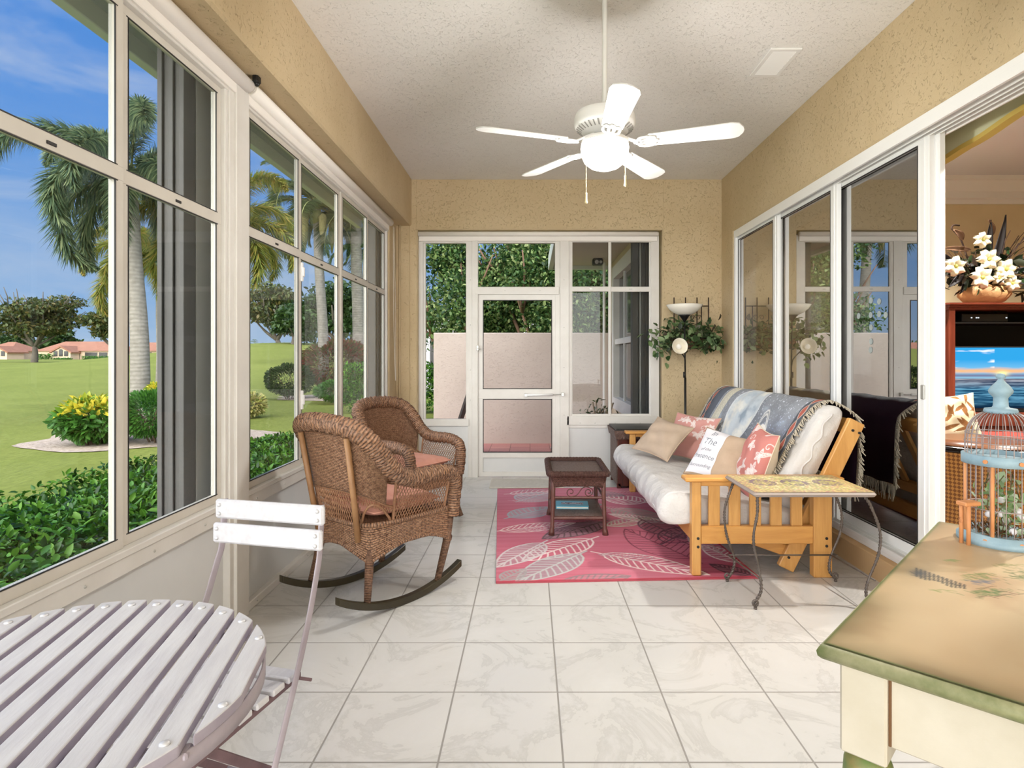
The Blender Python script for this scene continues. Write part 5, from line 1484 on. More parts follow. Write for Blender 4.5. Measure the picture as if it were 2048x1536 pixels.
# ---- mosaic table with twisted iron legs
M['iron'] = plain('twisted grey iron', '#6f6660', .45, .5, c2='#5a514b', vs=20)
t = thing('mosaic_table', 'small mosaic topped table on twisted iron legs in front of the near futon arm', 'side table', (1.47, 3.3, 0))
im = Img(.62, .45, .0035, '#cdbf86')
X, Y = im.X, im.Y; rs = np.random.RandomState(5)
ti = (X/.011).astype(int); tj = (Y/.011).astype(int); h = rs.rand(80, 80)[ti % 80, tj % 80]
for lo, hi, c in ((0, .2, '#b9b46a'), (.2, .35, '#d9c98a'), (.35, .5, '#a7a06a'), (.5, .62, '#e6dcb0'), (.62, .72, '#c99a86'), (.72, .8, '#9aa57c')): im.mask(((h >= lo) & (h < hi))*1., c)
for cx in (.13, .31, .49):
    d = np.hypot((X-cx), (Y-.24)*.9); im.mask(((d < .075) & (h > .25))*1., '#7d6a72'); im.mask(((d < .045) & (h > .5))*1., '#a9a06a')
brd = (X < .05) | (X > .57) | (Y < .04) | (Y > .41); im.mask((brd & (h > .5))*1., '#c8b37a'); im.mask((brd & (h < .3))*1., '#b07f70')
im.mask(((np.abs((X/.011) % 1-.5) > .43) | (np.abs((Y/.011) % 1-.5) > .43))*.35, '#8d8470')
m = MB(); m.box(1.152, 1.788, 3.072, 3.538, .592, .617, .012); m.build('table_frame', plain('grey brown edging', '#9d9088', .6), t, True)
color_grid('mosaic_top', lambda U, V: (1.16+.62*U, 3.08+.45*V, .6178+0*U), im.a, vcol('mosaic tiles', .35, 160, .3, .002, spec=.5), t, True)
def twisted(m, pts, r=.0055):
    P0 = catmull(pts, 9); fr = frames(P0)
    for ph in (0, PI):
        q = []; L = 0
        for i, p in enumerate(P0):
            if i: L += (P0[i]-P0[i-1]).length
            a = L*170+ph; q.append(p+(fr[i][1]*math.cos(a)+fr[i][2]*math.sin(a))*r*.75)
        m.tube(q, r, 6)
for sx, x in ((-1, 1.185), (1, 1.76)):
    for sy, y in ((-1, 3.115), (1, 3.50)):
        m = MB(); o = sx*.0
        dx = sx*1.0
        m_ = [(x, y, .595), (x+dx*.0-.0, y-.0, .57), (x-dx*.055*-1, y, .45), (x+dx*.085, y, .32), (x+dx*.045, y, .18), (x+dx*.0, y, .07), (x+dx*.015, y, .035)]
        if sx < 0: m_ = [(x+.015, y, .595), (x-.005, y, .55), (x-.045, y, .42), (x-.035, y, .28), (x+.01, y, .14), (x+.0, y, .06), (x-.03, y, .02)]
        else: m_ = [(x-.02, y, .595), (x+.02, y, .53), (x+.065, y, .40), (x+.055, y, .28), (x+.0, y, .14), (x-.005, y, .06), (x+.03, y, .02)]
        if sy < 0 and sx < 0: m_ = [(x, y, .595), (x-.0, y, .5), (x-.02, y, .36), (x+.01, y, .2), (x+.02, y, .1), (x-.005, y, .045), (x-.01, y, .02)]
        twisted(m, m_); lg = m.build('leg', M['iron'], t, True)
        m = MB(); e = m_[-1]; m.tube([Vector((e[0]+.014*math.cos(a), e[1], e[2]+.012+.016*math.sin(a))) for a in [k*PI/5 for k in range(10)]], .0055, 6, closed=True); m.cyl((e[0], e[1], 0), (e[0], e[1], .012), .009, 10); m.build('foot', M['iron'], lg, True)
m = MB(); m.tube([(1.16, 3.50, .155), (1.80, 3.50, .155)], .0045, 6); m.tube([(1.16, 3.50, .155), (1.21, 3.115, .15)], .0045, 6); m.tube([(1.76, 3.50, .155), (1.80, 3.115, .15)], .0045, 6); m.build('stretcher', M['iron'], t, True)

# ---- painted desk
t = thing('painted_desk', 'cream desk with a tan hand painted top and green edge in the near right corner', 'desk', (1.3, 1.2, 0))
A0 = Vector((.5715, 1.1615, 0)); U_ = Vector((.688, .726, 0)).normalized(); V_ = Vector((.726, -.688, 0)).normalized()
LU, LV, ZT = 1.178, .88, .76
def D(u, v, z=0): q = A0+U_*u+V_*v; return Vector((q.x, q.y, z))
im = Img(LU, LV, .0032, '#c3a67e'); X, Y = im.X, im.Y
n1 = vnoise(X, Y*2, 2.0, 4); im.mask(np.clip((n1-.5)*3, 0, 1)*.8, '#d3bd98'); im.mask(np.clip((.45-n1)*3, 0, 1)*.7, '#a88660')
n2 = vnoise(X+3, Y, 5, 6); im.mask(np.clip((n2-.62)*6, 0, 1)*.35, '#a0694a')
e = np.minimum(np.minimum(X, LU-X), np.minimum(Y, LV-Y)); ed = np.clip(1-(e-.004)/(.03+.10*n1), 0, 1)**1.5; im.mask(ed*.7*np.clip(n2*2.2-.5, .15, 1), '#655a34'); im.mask(np.clip(1-e/.008, 0, 1), '#5a6b34')
def toU(x, y):
    Yd = F_PX*(EYE-ZT)/(y-CY); q = Vector(((x-CX)*Yd/F_PX, Yd, 0))-A0; return (q.dot(U_), q.dot(V_))
for k in range(12):   # little dark fence
    a = toU(1833+k*8.7, 1136+k*3.0); b = toU(1833+k*8.7, 1153+k*2.4+2*math.sin(k)); im.stroke([a, b], .005, '#33383a', .9)
im.stroke([toU(1820+12*i, 1143+3*i+4*math.sin(i)) for i in range(10)], .003, '#3b3c36', .9); im.stroke([toU(1822+12*i, 1150+2.6*i) for i in range(9)], .003, '#3b3c36', .8)
rr = random.Random(8)
im.mask(np.exp(-(((X-toU(1838, 1146)[0])/.03)**2+((Y-toU(1838, 1146)[1])/.02)**2))*.9, '#39414a')
for cx, cy, nn, sx, sy, c in ((1950, 1152, 60, 34, 9, '#6c8246'), (1975, 1185, 70, 42, 8, '#4f7a3c'), (1965, 1163, 40, 30, 6, '#6d7380'), (2030, 1150, 50, 24, 14, '#5c6f3c'), (1900, 1120, 20, 14, 3, '#8d9a5c'), (1880, 1180, 14, 30, 5, '#8a9450'), (2010, 1130, 24, 30, 4, '#8a8a50')):
    for k in range(nn):
        x, y = rr.gauss(cx, sx*.5), rr.gauss(cy, sy*.5); im.stroke([toU(x, y), toU(x+rr.uniform(5, 15), y+rr.uniform(-1, 4))], .0045, c, .5)
for k in range(6):
    x, y = 1930+rr.uniform(0, 110), 1180+rr.uniform(-6, 16); im.stroke([toU(x+i*8, y+3*math.sin(i*.8+k)) for i in range(6)], .003, '#6b4a34', .7)
def dfn(U, V):
    u, v = U*LU, V*LV; return A0.x+U_.x*u+V_.x*v, A0.y+U_.y*u+V_.y*v, ZT+0*U
color_grid('painted_top', dfn, im.a, vcol('painted desk top', .38, 60, .06, .002, spec=.5), t, True)
M['gedge'] = plain('worn green edge', '#63703a', .5, c2='#b9b088', vs=13)
m = MB(); prof = [(0, .758), (.003, .7592), (.007, .753), (.011, .745), (.009, .735), (.003, .729), (-.008, .726), (-.02, .724)]
loop = [D(-.0, -.0), D(LU, 0), D(LU, LV), D(0, LV)]; dirs = [(-U_-V_), (U_-V_), (U_+V_), (-U_+V_)]
rows = [[m.pv(Vector((l.x+d.x*o, l.y+d.y*o, z))) for o, z in prof] for l, d in zip(loop, dirs)]
for i in range(4):
    for k in range(len(prof)-1): m.face((rows[i][k], rows[(i+1) % 4][k], rows[(i+1) % 4][k+1], rows[i][k+1]), 0, True)
m.face([rows[i][-1] for i in range(4)]); m.face([rows[i][0] for i in range(4)][::-1])
for v in range(len(m.v)):
    if m.v[v].z > .757: m.v[v].z -= .0012
m.build('green_edge', M['gedge'], t, True)
M['creamp'] = plain('distressed cream paint', '#c9c0ae', .6, c2='#bab09b', vs=6, bs=40, bstr=.15)
def dbox(m, u0, u1, v0, v1, z0, z1, b=.003):
    c = D((u0+u1)/2, (v0+v1)/2, (z0+z1)/2); m.obox(c, U_*(u1-u0)/2, V_*(v1-v0)/2, Vector((0, 0, (z1-z0)/2)), b)
for (u, v) in ((.022, .022), (LU-.105, .022), (.022, LV-.105), (LU-.105, LV-.105)):
    m = MB(); dbox(m, u, u+.08, v, v+.08, .55, .726, .004); lg = m.build('leg', M['creamp'], t, True)
    c = D(u+.04, v+.04); m = MB(); m.lathe([(.03, .0), (.034, .02), (.026, .06), (.022, .2), (.026, .36), (.034, .41), (.024, .435), (.036, .462)], c, 20); m.build('turned_shaft', M['creamp'], lg, True)
    m = MB(); m.lathe([(.030, .46), (.041, .472), (.045, .497), (.043, .527), (.034, .551)], c, 24); m.build('green_collar', plain('worn green collar', '#4f7438', .5, c2='#8d7a48', vs=18), lg, True)
m = MB(); dbox(m, .037, .06, .102, .50, .585, .726); dbox(m, .037, .06, .52, LV-.10, .585, .726); dbox(m, .045, .055, .50, .52, .585, .726); m.build('apron', M['creamp'], t, True)
m = MB(); dbox(m, .102, LU-.10, .037, .06, .585, .726); dbox(m, LU-.085, LU-.06, .12, LV-.12, .585, .726); dbox(m, .125, LU-.12, LV-.085, LV-.06, .585, .726); m.build('apron', M['creamp'], t, True)
m = MB(); dbox(m, .034, .040, .1025, .107, .588, .726, .001); m.build('glaze_line', plain('dark glaze', '#6b4a2c', .7), t, True)

# ---- birdcage
M['bcblue'] = plain('weathered pale blue paint', '#9fb9c4', .6, c2='#7f9cac', vs=16)
M['bcwire'] = plain('greyed pink wire', '#b3a39e', .5, .3, c2='#8f8688', vs=10)
M['bcwood'] = plain('orange wood dowel', '#d99a66', .6, c2='#c98450', vs=14)
bc = Vector((1.418, 1.80, ZT)); R0 = .098
t = thing('birdcage', 'round wire birdcage with a pale blue finial standing on the painted desk', 'birdcage', bc)
m = MB(); m.lathe([(R0-.008, 0), (R0+.012, .0), (R0+.012, .016), (R0+.004, .018), (R0+.002, .03), (R0-.006, .030)], n=48); m.lathe([(.001, .004), (R0-.013, .004), (R0-.013, .012), (.001, .012)], n=32); m.build('base_ring', M['bcblue'], t)
m = MB(); m.lathe([(R0-.011, .235), (R0-.010, .232), (R0, .234), (R0, .262), (R0-.011, .264), (R0-.012, .25)], n=48); m.build('upper_ring', M['bcblue'], t)
m = MB(); NW = 30
def cage_r(z):
    return R0-.008 if z < .26 else (R0-.008+.0*(z-.26)) if z < .30 else (R0-.008)*math.cos(min(1, (z-.30)/.103)*1.15)**.9 if z < .4035 else .04
for k in range(NW):
    a = 2*PI*k/NW; pts = []
    for z in [.01, .12, .235, .27, .30, .32, .34, .355, .368, .379, .388]:
        if z <= .30: r = R0-.008 if z < .25 else R0-.010
        else: th = (z-.30)/.09; r = .03+(R0-.04)*math.sqrt(max(0, 1-th*th))
        pts.append((r*math.cos(a), r*math.sin(a), z))
    m.tube(pts, .0014, 5)
for z, r in ((.325, .1), (.30, R0-.008), (.105, R0-.006)):
    rr_ = r if z < .31 else .03+(R0-.04)*math.sqrt(1-((z-.30)/.09)**2)+.002
    m.tube([(rr_*math.cos(a*PI/24), rr_*math.sin(a*PI/24), z) for a in range(48)], .0016, 5, closed=True)
m.build('wires', M['bcwire'], t)
m = MB(); m.lathe([(.001, .384), (.040, .386), (.043, .392), (.040, .400), (.022, .403), (.019, .408), (.018, .432), (.021, .436), (.029, .446), (.031, .454), (.024, .466), (.010, .482), (.007, .488), (.012, .492), (.013, .498), (.009, .504), (.001, .506)], n=28, caps=False); m.build('finial', M['bcblue'], t)
ga = [math.radians(q) for q in (-140, -195)]
m = MB()
for a in ga: m.cyl(((R0-.006)*math.cos(a), (R0-.006)*math.sin(a), .012), ((R0-.006)*math.cos(a), (R0-.006)*math.sin(a), .236), .0052, 10)
m.build('door_dowel', M['bcwood'], t)
m = MB()
for a in (-2.6, -1.75, -.9): 
    for z in (.016, .248): m.cyl((R0*math.cos(a)*.98, R0*math.sin(a)*.98, z), (R0*math.cos(a)*1.05, R0*math.sin(a)*1.05, z), .006, 10)
m.build('peg', M['bcwood'], t)
m = MB(); d = Vector((math.cos(-2.95), math.sin(-2.95), 0)); n_ = Vector((-d.y, d.x, 0))
for s in (-1, 1):
    b = d*(R0+.03)+n_*.012*s; m.cyl(b, b+Vector((0, 0, .12)), .006, 10)
m.beam(d*(R0-.01)+Vector((0, 0, .12)), d*(R0+.045)+Vector((0, 0, .12)), .035, .012); m.tube([d*(R0+.045)+Vector((0, 0, .072))+Vector((0, .008*math.cos(k), .008*math.sin(k))) for k in range(7)], .0012, 5)
m.build('feeder', M['bcwood'], t)
t2 = thing('artificial_ivy', 'pale green artificial ivy and moss inside the birdcage', 'plant', bc+Vector((0, 0, .013)))
rs = np.random.RandomState(6)
n = 900; th = rs.rand(n)*2*PI; r = (R0-.02)*np.sqrt(rs.rand(n)); leaf_cloud('moss', np.stack([r*np.cos(th), r*np.sin(th), .0+.02*rs.rand(n)], 1), .022, leafmat('brown moss', ['#5a3a1e', '#8a5c30', '#6e4a26'], .1), t2, 7, aspect=.18)
p = np.array([.0, -.01, .09])+rs.normal(size=(90, 3))*np.array([.032, .032, .05]); p[:, 2] = np.clip(p[:, 2], .01, .2); rr_ = np.hypot(p[:, 0], p[:, 1]); p[:, :2] *= np.minimum(1, (R0-.035)/rr_)[:, None]
leaf_cloud('leaves', p, .03, leafmat('pale sage leaves', ['#7ea06a', '#a8c490', '#d3e2c8', '#5f8a4c'], .3), t2, 8, aspect=.7)
m = MB()
for k in range(7):
    a = k*.9; m.tube(catmull([(0, 0, .0), (.03*math.cos(a), .03*math.sin(a), .06), (.05*math.cos(a+.8), .05*math.sin(a+.8), .13), (.03*math.cos(a+1.6), .03*math.sin(a+1.6), .19)], 4), .0016, 5)
m.build('vine', M['leaf_pod'], t2)
m = MB()
for k in range(9): 
    q = np.clip(rs.normal(size=3)*np.array([.03, .03, .03]), -.038, .038)+np.array([.005, -.02, .07]); m.sphere(tuple(q), .010, 6)
m.build('blossom', M['white_c'], t2)

# ---- slatted round table
M['wslat'] = plain('whitewashed slats', '#d6d5d8', .6, c2='#c6c4c9', vs=7, bs=14, bstr=.25, bd=.004, stretch=(6, 1, 6))
M['rim'] = plain('lavender grey metal rim', '#b4abb4', .6, c2='#9d939c', vs=8)
M['maroon'] = plain('worn maroon steel', '#7f6469', .5, .3, c2='#665055', vs=12)
M['slatside'] = plain('lavender worn slat edge', '#b0a8b4', .7, c2='#9990a0', vs=12)
M['rivet'] = plain('painted rivet', '#d6d6da', .35, .3)
tc, tr, th_ = Vector((-.907, 1.065, 0)), .40, .722
t = thing('slatted_bistro_table', 'round whitewashed slatted bistro table in the near left corner', 'table', tc, math.radians(11.5))
NS, pit, wd = 14, .0565, .0435
for k in range(NS):
    off = (k-(NS-1)/2)*pit; n = 11; xa, xb = off-wd/2, off+wd/2
    def yl(x): return math.sqrt(max(0.0004, tr*tr-x*x))
    poly = [(xa+(xb-xa)*i/8, yl(xa+(xb-xa)*i/8)) for i in range(9)]+[(xb-(xb-xa)*i/8, -yl(xb-(xb-xa)*i/8)) for i in range(9)]
    m = MB(); m.prism(poly, th_-.020, th_, 0, side=1); s = m.build('slat', [M['wslat'], M['slatside']], t, bevel=.004)
    ye = yl(abs(off))-.035
    for sg in (1, -1):
        m = MB(); m.lathe([(.0085, 0), (.0075, .003), (.004, .0045), (.0005, .005)], (off, sg*ye, th_), 12); m.build('rivet', M['rivet'], s)
m = MB(); ring = [(tr-.006, th_-.050), (tr-.001, th_-.050), (tr-.001, th_-.020), (tr-.006, th_-.020), (tr-.006, th_-.050)]
m.lathe(ring, n=72, caps=False); m.build('metal_rim', M['rim'], t)
m = MB()
for y in (-.2, .2): m.beam((-math.sqrt(tr*tr-.04)+.005, y, th_-.026), (math.sqrt(tr*tr-.04)-.005, y, th_-.026), .03, .012)
m.build('cross_bar', M['rim'], t)
for sg in (1, -1):
    for sy in (.17, -.17):
        m = MB(); m.beam((sg*.26, sy, 0), (-sg*.24, sy*.9, th_-.04), .028, .010, (0, 1, 0)); m.build('leg', M['maroon'], t)
m = MB(); m.tube([(0, -.17, .37), (0, .17, .37)], .006, 8); m.build('hinge_rod', M['maroon'], t)

# ---- folding slatted chair
hd = math.atan2(-.97, -.235)
t = thing('folding_bistro_chair', 'whitewashed folding bistro chair with slatted back facing the round table', 'chair', (-.80, 1.62, 0), hd-PI/2)
# local: y forward, x right of sitter ; camera-right side is local -x
CW = .185
def post(sx):
    return catmull([(sx*.165, -.155, .885), (sx*.165, -.145, .76), (sx*.168, -.125, .70), (sx*.172, -.085, .60), (sx*.178, -.02, .47), (sx*.182, .07, .30), (sx*.185, .16, .13), (sx*.187, .225, .0)], 5)
for sx in (-1, 1):
    m = MB(); m.tube(post(sx), .0135, 8, sq=.32, up0=(0, 1, 0)); m.build('back_post', M['maroon_w'] if 'maroon_w' in M else M['rim'], t)
for z0, z1, y in ((.832, .888, -.141), (.762, .820, -.131)):
    m = MB(); m.obox((0, y, (z0+z1)/2), (.182, 0, 0), (0, .009, 0), (0, 0, (z1-z0)/2), .006); s = m.build('back_slat', M['wslat'], t)
    for x in (-.165, .165):
        for z in (z0+.015, z1-.015): m = MB(); m.sphere((x, y+.010, z), .0065, 6, sz=1); m.build('rivet', M['rivet'], s)
for k in range(6):
    y = -.05+k*.062; m = MB(); m.box(-.165, .165, y, y+.046, .445, .462, .004); m.build('seat_slat', M['wslat'], t)
m = MB()
for sx in (-1, 1): m.beam((sx*.15, -.07, .438), (sx*.15, .31, .438), .012, .02)
m.tube([(-.19, -.065, .43), (.20, -.065, .43)], .005, 6); m.build('seat_frame', M['maroon'], t)
for sx in (-1, 1):
    m = MB(); m.beam((sx*.15, .26, .435), (sx*.165, -.23, .0), .022, .007, (1, 0, 0)); m.build('leg', M['maroon'], t)
m = MB(); m.tube([(-.165, -.16, .07), (.165, -.16, .07)], .004, 6); m.tube([(-.18, .15, .14), (.18, .15, .14)], .004, 6); m.build('stretcher', M['rim'], t)

# ---- ceiling fan
t = thing('ceiling_fan', 'white five-blade ceiling fan with lit globe and two pull chains', 'ceiling fan', (.385, 3.08, 2.45))
M['fan'] = plain('white fan enamel', '#efeeec', .35)
M['fanblade'] = plain('white fan blade', '#dcdbd8', .6, c2='#d4d2ce', vs=4)
m = MB(); m.lathe([(.001, .138), (.06, .136), (.115, .13), (.150, .115), (.158, .09), (.158, .06), (.150, .045), (.118, .022), (.075, .010), (.06, .006), (.001, .005)], n=48, caps=False); m.build('motor_housing', M['fan'], t)
m = MB()
for k in range(36):
    a = 2*PI*k/36; c, s = math.cos(a), math.sin(a); m.obox((.133*c, .133*s, .031), (.013*c, .013*s, .0078), (-.0028*s, .0028*c, 0), (-.0015*.5, 0, .002), .0005)
m.build('vent_slots', M['fanslot'] if 'fanslot' in M else plain('shadowed slot', '#9b9995', .7), t)
m = MB(); m.tube([(0, 0, .12), (0, 0, .786)], .0135, 14); m.lathe([(.02, .125), (.03, .135), (.03, .16), (.016, .175)]); m.build('downrod', M['fan'], t)
m = MB(); m.lathe([(.016, .70), (.03, .705), (.06, .74), (.072, .786), (.001, .786)]); m.build('ceiling_canopy', M['fan'], t)
m = MB(); m.lathe([(.055, .012), (.058, -.0), (.062, -.01), (.11, -.014), (.122, -.022), (.122, -.038), (.11, -.04)], n=40); m.build('light_fitter', M['fan'], t)
m = MB(); m.lathe([(.120, -.038), (.124, -.06), (.120, -.095), (.105, -.13), (.075, -.155), (.035, -.17), (.001, -.172)], n=40, caps=False); m.build('glass_globe', emis('lit opal glass', '#fff6ea', 9.0), t)
for k in range(5):
    a = math.radians(-90+72*k); Rz = Matrix.Translation((0, 0, -.068)) @ Matrix.Rotation(a, 4, 'Z') @ Matrix.Rotation(math.radians(-12), 4, 'X')
    m = MB(); m.M = Rz; out = []
    w0, w1 = .052, .068
    pts = [(.215, -w0*.7), (.23, -w0), (.62, -w1), (.655, -.058), (.663, -.045), (.675, -.025), (.68, 0)]
    poly = pts+[(x, -y) for x, y in pts[-2::-1]]
    m.prism(poly, .028, .034, 0); m.build('fan_blade', M['fanblade'], t, bevel=.002)
    m = MB(); m.M = Rz
    m.beam((.07, 0, .075), (.17, 0, .024), .026, .008)
    for cy in (-.026, .0, .026):
        m.tube([(.215+.043*math.cos(q*PI/8)+(0 if cy else .01), cy+.017*math.sin(q*PI/8), .0235) for q in range(16)], .005, 6, closed=True)
    m.tube([(.15, 0, .023), (.19, -.035, .023), (.24, -.042, .0235)], .005, 6); m.tube([(.15, 0, .023), (.19, .035, .023), (.24, .042, .0235)], .005, 6)
    m.build('blade_bracket', M['fan'], t)
M['brass'] = plain('brass pull', '#e2d3a4', .4, .3)
for (x, y, zl) in ((-.100, -.045, -.30), (.098, -.055, -.215)):
    m = MB(); m.cyl((x, y, -.04), (x, y, zl), .0012, 5); pc = m.build('pull_chain', M['brass'], t)
    m = MB(); m.lathe([(.003, 0), (.006, -.004), (.004, -.012), (.006, -.045), (.008, -.05), (.004, -.056)], (x, y, zl), 12); m.build('pull_knob', M['brass'], pc)
lamp('fan_lamp', 'POINT', (.385, 3.08, 2.20), 50, (1, .98, .95), shadow_soft_size=.11)

# ---- ceiling vent
t = thing('ceiling_vent', 'white louvred air vent in the ceiling right of the fan', 'vent', (1.59, 3.89, ZC))
m = MB(); x0, x1, y0, y1 = 1.494, 1.692, 3.706, 4.07
for a in ((x0, x1, y0, y0+.028), (x0, x1, y1-.028, y1), (x0, x0+.028, y0, y1), (x1-.028, x1, y0, y1)): m.box(a[0], a[1], a[2], a[3], ZC-.012, ZC-.0005, .003)
m.build('vent_frame', M['fan'], t, True)
for k in range(16):
    y = y0+.034+k*.0192; m = MB(); m.beam((x0+.025, y, ZC-.008), (x1-.025, y, ZC-.008), .015, .0025, (0, .6, .8), 0); m.build('louvre', M['fan'], t, True)
m = MB(); m.box(x0+.02, x1-.02, y0+.02, y1-.02, ZC-.002, ZC-.0006, 0); m.build('duct', plain('grey duct', '#a9a7a2', .9), t, True)

# ---- floor lamp
fl = P(1369, 640, 6.2); X0, Y0_ = fl.x, 6.2
t = thing('floor_lamp', 'black torchiere floor lamp with a white bowl and a small side reading lamp', 'floor lamp', (X0, Y0_, 0))
m = MB(); m.lathe([(.001, 0), (.13, 0), (.135, .012), (.12, .022), (.03, .03), (.014, .04)], n=32); m.build('base', M['blackpl'], t)
m = MB(); m.tube([(.012, 0, .03), (.008, 0, 1.1)], .012, 10); m.tube([(.008, 0, 1.1), (0, 0, 1.70)], .008, 10); m.lathe([(.014, 1.10), (.014, 1.16)]); m.build('pole', M['blackpl'], t)
m = MB(); m.lathe([(.010, 1.68), (.022, 1.70), (.045, 1.735), (.07, 1.755), (.06, 1.757), (.001, 1.75)]); m.build('cup', M['blackpl'], t)
m = MB(); m.lathe([(.066, 1.752), (.11, 1.775), (.155, 1.81), (.186, 1.855), (.182, 1.857), (.15, 1.815), (.10, 1.782), (.06, 1.762)], n=40); m.build('bowl_shade', plain('milk glass', '#f3eee2', .25), t)
rc = P(1358, 693, 6.05); rx, ry, rz = rc.x-X0, rc.y-Y0_, rc.z
m = MB(); m.tube(catmull([(.004, 0, 1.22), (-.004, -.03, 1.30), (rx+.02, ry+.08, rz-.03), (rx+.005, ry+.055, rz)], 4), .006, 7); m.build('reading_arm', M['blackpl'], t)
m = MB(); m.M = Matrix.Translation((rx, ry, rz)) @ Matrix.Rotation(math.radians(80), 4, 'X') @ Matrix.Rotation(.15, 4, 'Y')
m.lathe([(.02, -.06), (.045, -.045), (.07, -.01), (.082, .03), (.079, .031), (.065, -.005), (.042, -.038), (.018, -.05)], n=32); m.build('reading_shade', plain('milk glass dish', '#f1ead9', .3), t)
m = MB(); m.M = Matrix.Translation((rx, ry, rz)) @ Matrix.Rotation(math.radians(80), 4, 'X'); m.sphere((0, 0, -.01), .028, 8); m.build('bulb', plain('white bulb', '#f7f5ef', .3), t)

# ---- wall planter with ivy
t = thing('wall_planter', 'black iron wall planter with grid back and scrolls beside the back window', 'planter', (1.70, 6.44, 1.6))
M['biron'] = plain('black wrought iron', '#3a2a22', .6)
s = 6.44/F_PX
def W(x, y, dy=0): q = P(x, y, 6.44-dy); return q
m = MB()
for x in (1348, 1371, 1394, 1417): m.tube([W(x, 595), W(x, 690)], .006, 6)
m.tube([W(1347, 612), W(1418, 612)], .006, 6); m.tube([W(1403, 612), W(1403, 660)], .005, 6)
for cx in (1385, 1397): 
    c = W(cx, 635); m.tube([c+Vector((.03*(1-.04*k)*math.cos(k*.45), 0, .03*(1-.04*k)*math.sin(k*.45))) for k in range(18)], .0035, 5)
m.build('grid_back', M['biron'], t, True)
m = MB(); a, b = W(1340, 678), W(1428, 697)
for k in range(9):
    x = a.x+(b.x-a.x)*k/8; m.tube([(x, 6.44, a.z), (x, 6.27, a.z), (x, 6.29, b.z), (x, 6.44, b.z)], .004, 5)
for z in (a.z, b.z): m.tube([(a.x, 6.44, z), (a.x, 6.27, z), (b.x, 6.27, z), (b.x, 6.44, z)], .006, 6)
m.build('basket', M['biron'], t, True)
m = MB(); m.box(a.x+.01, b.x-.01, 6.285, 6.435, b.z+.005, a.z-.004, .01); m.build('coir_liner', plain('coir liner', '#6a4a36', .95, c2='#8a6a4e', vs=40, bs=60, bstr=1, bd=.01), t, True)
t = thing('ivy_plant', 'bushy variegated ivy spilling from the iron wall planter', 'plant', (1.70, 6.33, 1.45))
rs = np.random.RandomState(9); n = 330
c = W(1382, 668, .15); p = np.array(c)+rs.normal(size=(n, 3))*np.array([.17, .055, .075])
c2 = W(1325, 690, .2); p2 = np.array(c2)+rs.normal(size=(80, 3))*np.array([.055, .04, .07]); c3 = W(1420, 685, .2); p3 = np.array(c3)+rs.normal(size=(90, 3))*np.array([.07, .04, .055])
p = np.concatenate([p, p2, p3]); p[:, 1] = np.clip(p[:, 1], 6.12, 6.41); p[:, 0] = np.minimum(p[:, 0], 1.98)
leaf_cloud('leaves', p, .072, leafmat('ivy leaves', ['#24331f', '#3f5a33', '#5e7a48', '#93a878', '#4a3a36'], .2), t, 10, aspect=.65, world=True)
m = MB(); rr = random.Random(5)
for k in range(22):
    a0 = W(rr.uniform(1335, 1425), 682, .1); e = Vector((a0.x+rr.uniform(-.16, .12), 6.3-rr.uniform(0, .12), a0.z+rr.uniform(-.12, .12))); m.tube(catmull([a0, a0.lerp(e, .5)+Vector((0, 0, .06)), e], 4), .003, 4)
m.build('vine', M['wood_twig'], t, True)

# ================================================================== LIVING ROOM
M['cherry'] = wood('cherry wood', '#7d3d2a', '#62291a', 'z', 12, .3)
M['cherryx'] = wood('cherry wood rail', '#7d3d2a', '#62291a', 'x', 12, .3)
AY = 5.40
def A_(x): return (x-CX)*AY/F_PX
def Az(y): return EYE-(y-CY)*AY/F_PX
t = thing('media_armoire', 'reddish cherry media armoire with crown top in the living room', 'armoire', (4.5, 5.7, .14))
XL_, XR_ = A_(1898), 5.35; ZTOP = Az(606)
m = MB()
m.box(XL_, A_(1911), AY, AY+.06, .14, ZTOP-.05, .004); m.box(XR_-.08, XR_, AY, AY+.06, .14, ZTOP-.05, .004)
m.box(XL_, XR_, AY, AY+.06, Az(618), ZTOP-.03, .004); m.box(XL_, XR_, AY, AY+.06, Az(826)-.12, Az(826), .004)
m.build('face_frame', M['cherry'], t, True)
wing = [(XL_+.01, AY+.03), (XL_-.42, AY+.45), (XL_-.42, AY+1.0), (XR_, AY+1.0), (XR_, AY+.03)]
m = MB()
m.prism([(XL_+.02, AY+.05), (XL_-.42, AY+.47), (XL_-.42, AY+1.0), (XL_+.04, AY+1.0), (XL_+.04, AY+.05)], .14, ZTOP-.05); m.box(XL_, XR_, AY+.55, AY+.9, .14, ZTOP-.05, 0); m.box(XR_-.03, XR_, AY, AY+.6, .14, ZTOP-.05, 0); m.box(XL_, XR_, AY+.02, AY+.6, .14, Az(826), 0)
m.build('carcass', M['cherry'], t, True)
m = MB()
for k, (o, z0, z1) in enumerate(((.0, ZTOP-.06, ZTOP-.035), (.02, ZTOP-.036, ZTOP-.015), (.045, ZTOP-.016, ZTOP))):
    m.prism([(XL_-.0-o*.4, AY-o), (XL_-.44-o, AY+.44-o*.4), (XL_-.44-o, AY+1.0), (XR_+o, AY+1.0), (XR_+o, AY-o)], z0, z1)
m.build('crown_top', M['cherryx'], t, True)
m = MB(); dW = Vector((-.42, .42, 0)).normalized(); nW = Vector((-.707, -.707, 0)); b0 = Vector((XL_-.0, AY+.03, 0))
for s0, s1, z0, z1, th in ((.06, .53, .3, ZTOP-.13, .012), (.10, .49, .36, ZTOP-.19, .020)):
    c = b0+dW*(s0+s1)/2+nW*th*.5+Vector((0, 0, (z0+z1)/2)); m.obox(c, dW*(s1-s0)/2, nW*th/2, Vector((0, 0, (z1-z0)/2)), .006)
dr = m.build('door', M['cherry'], t, True)
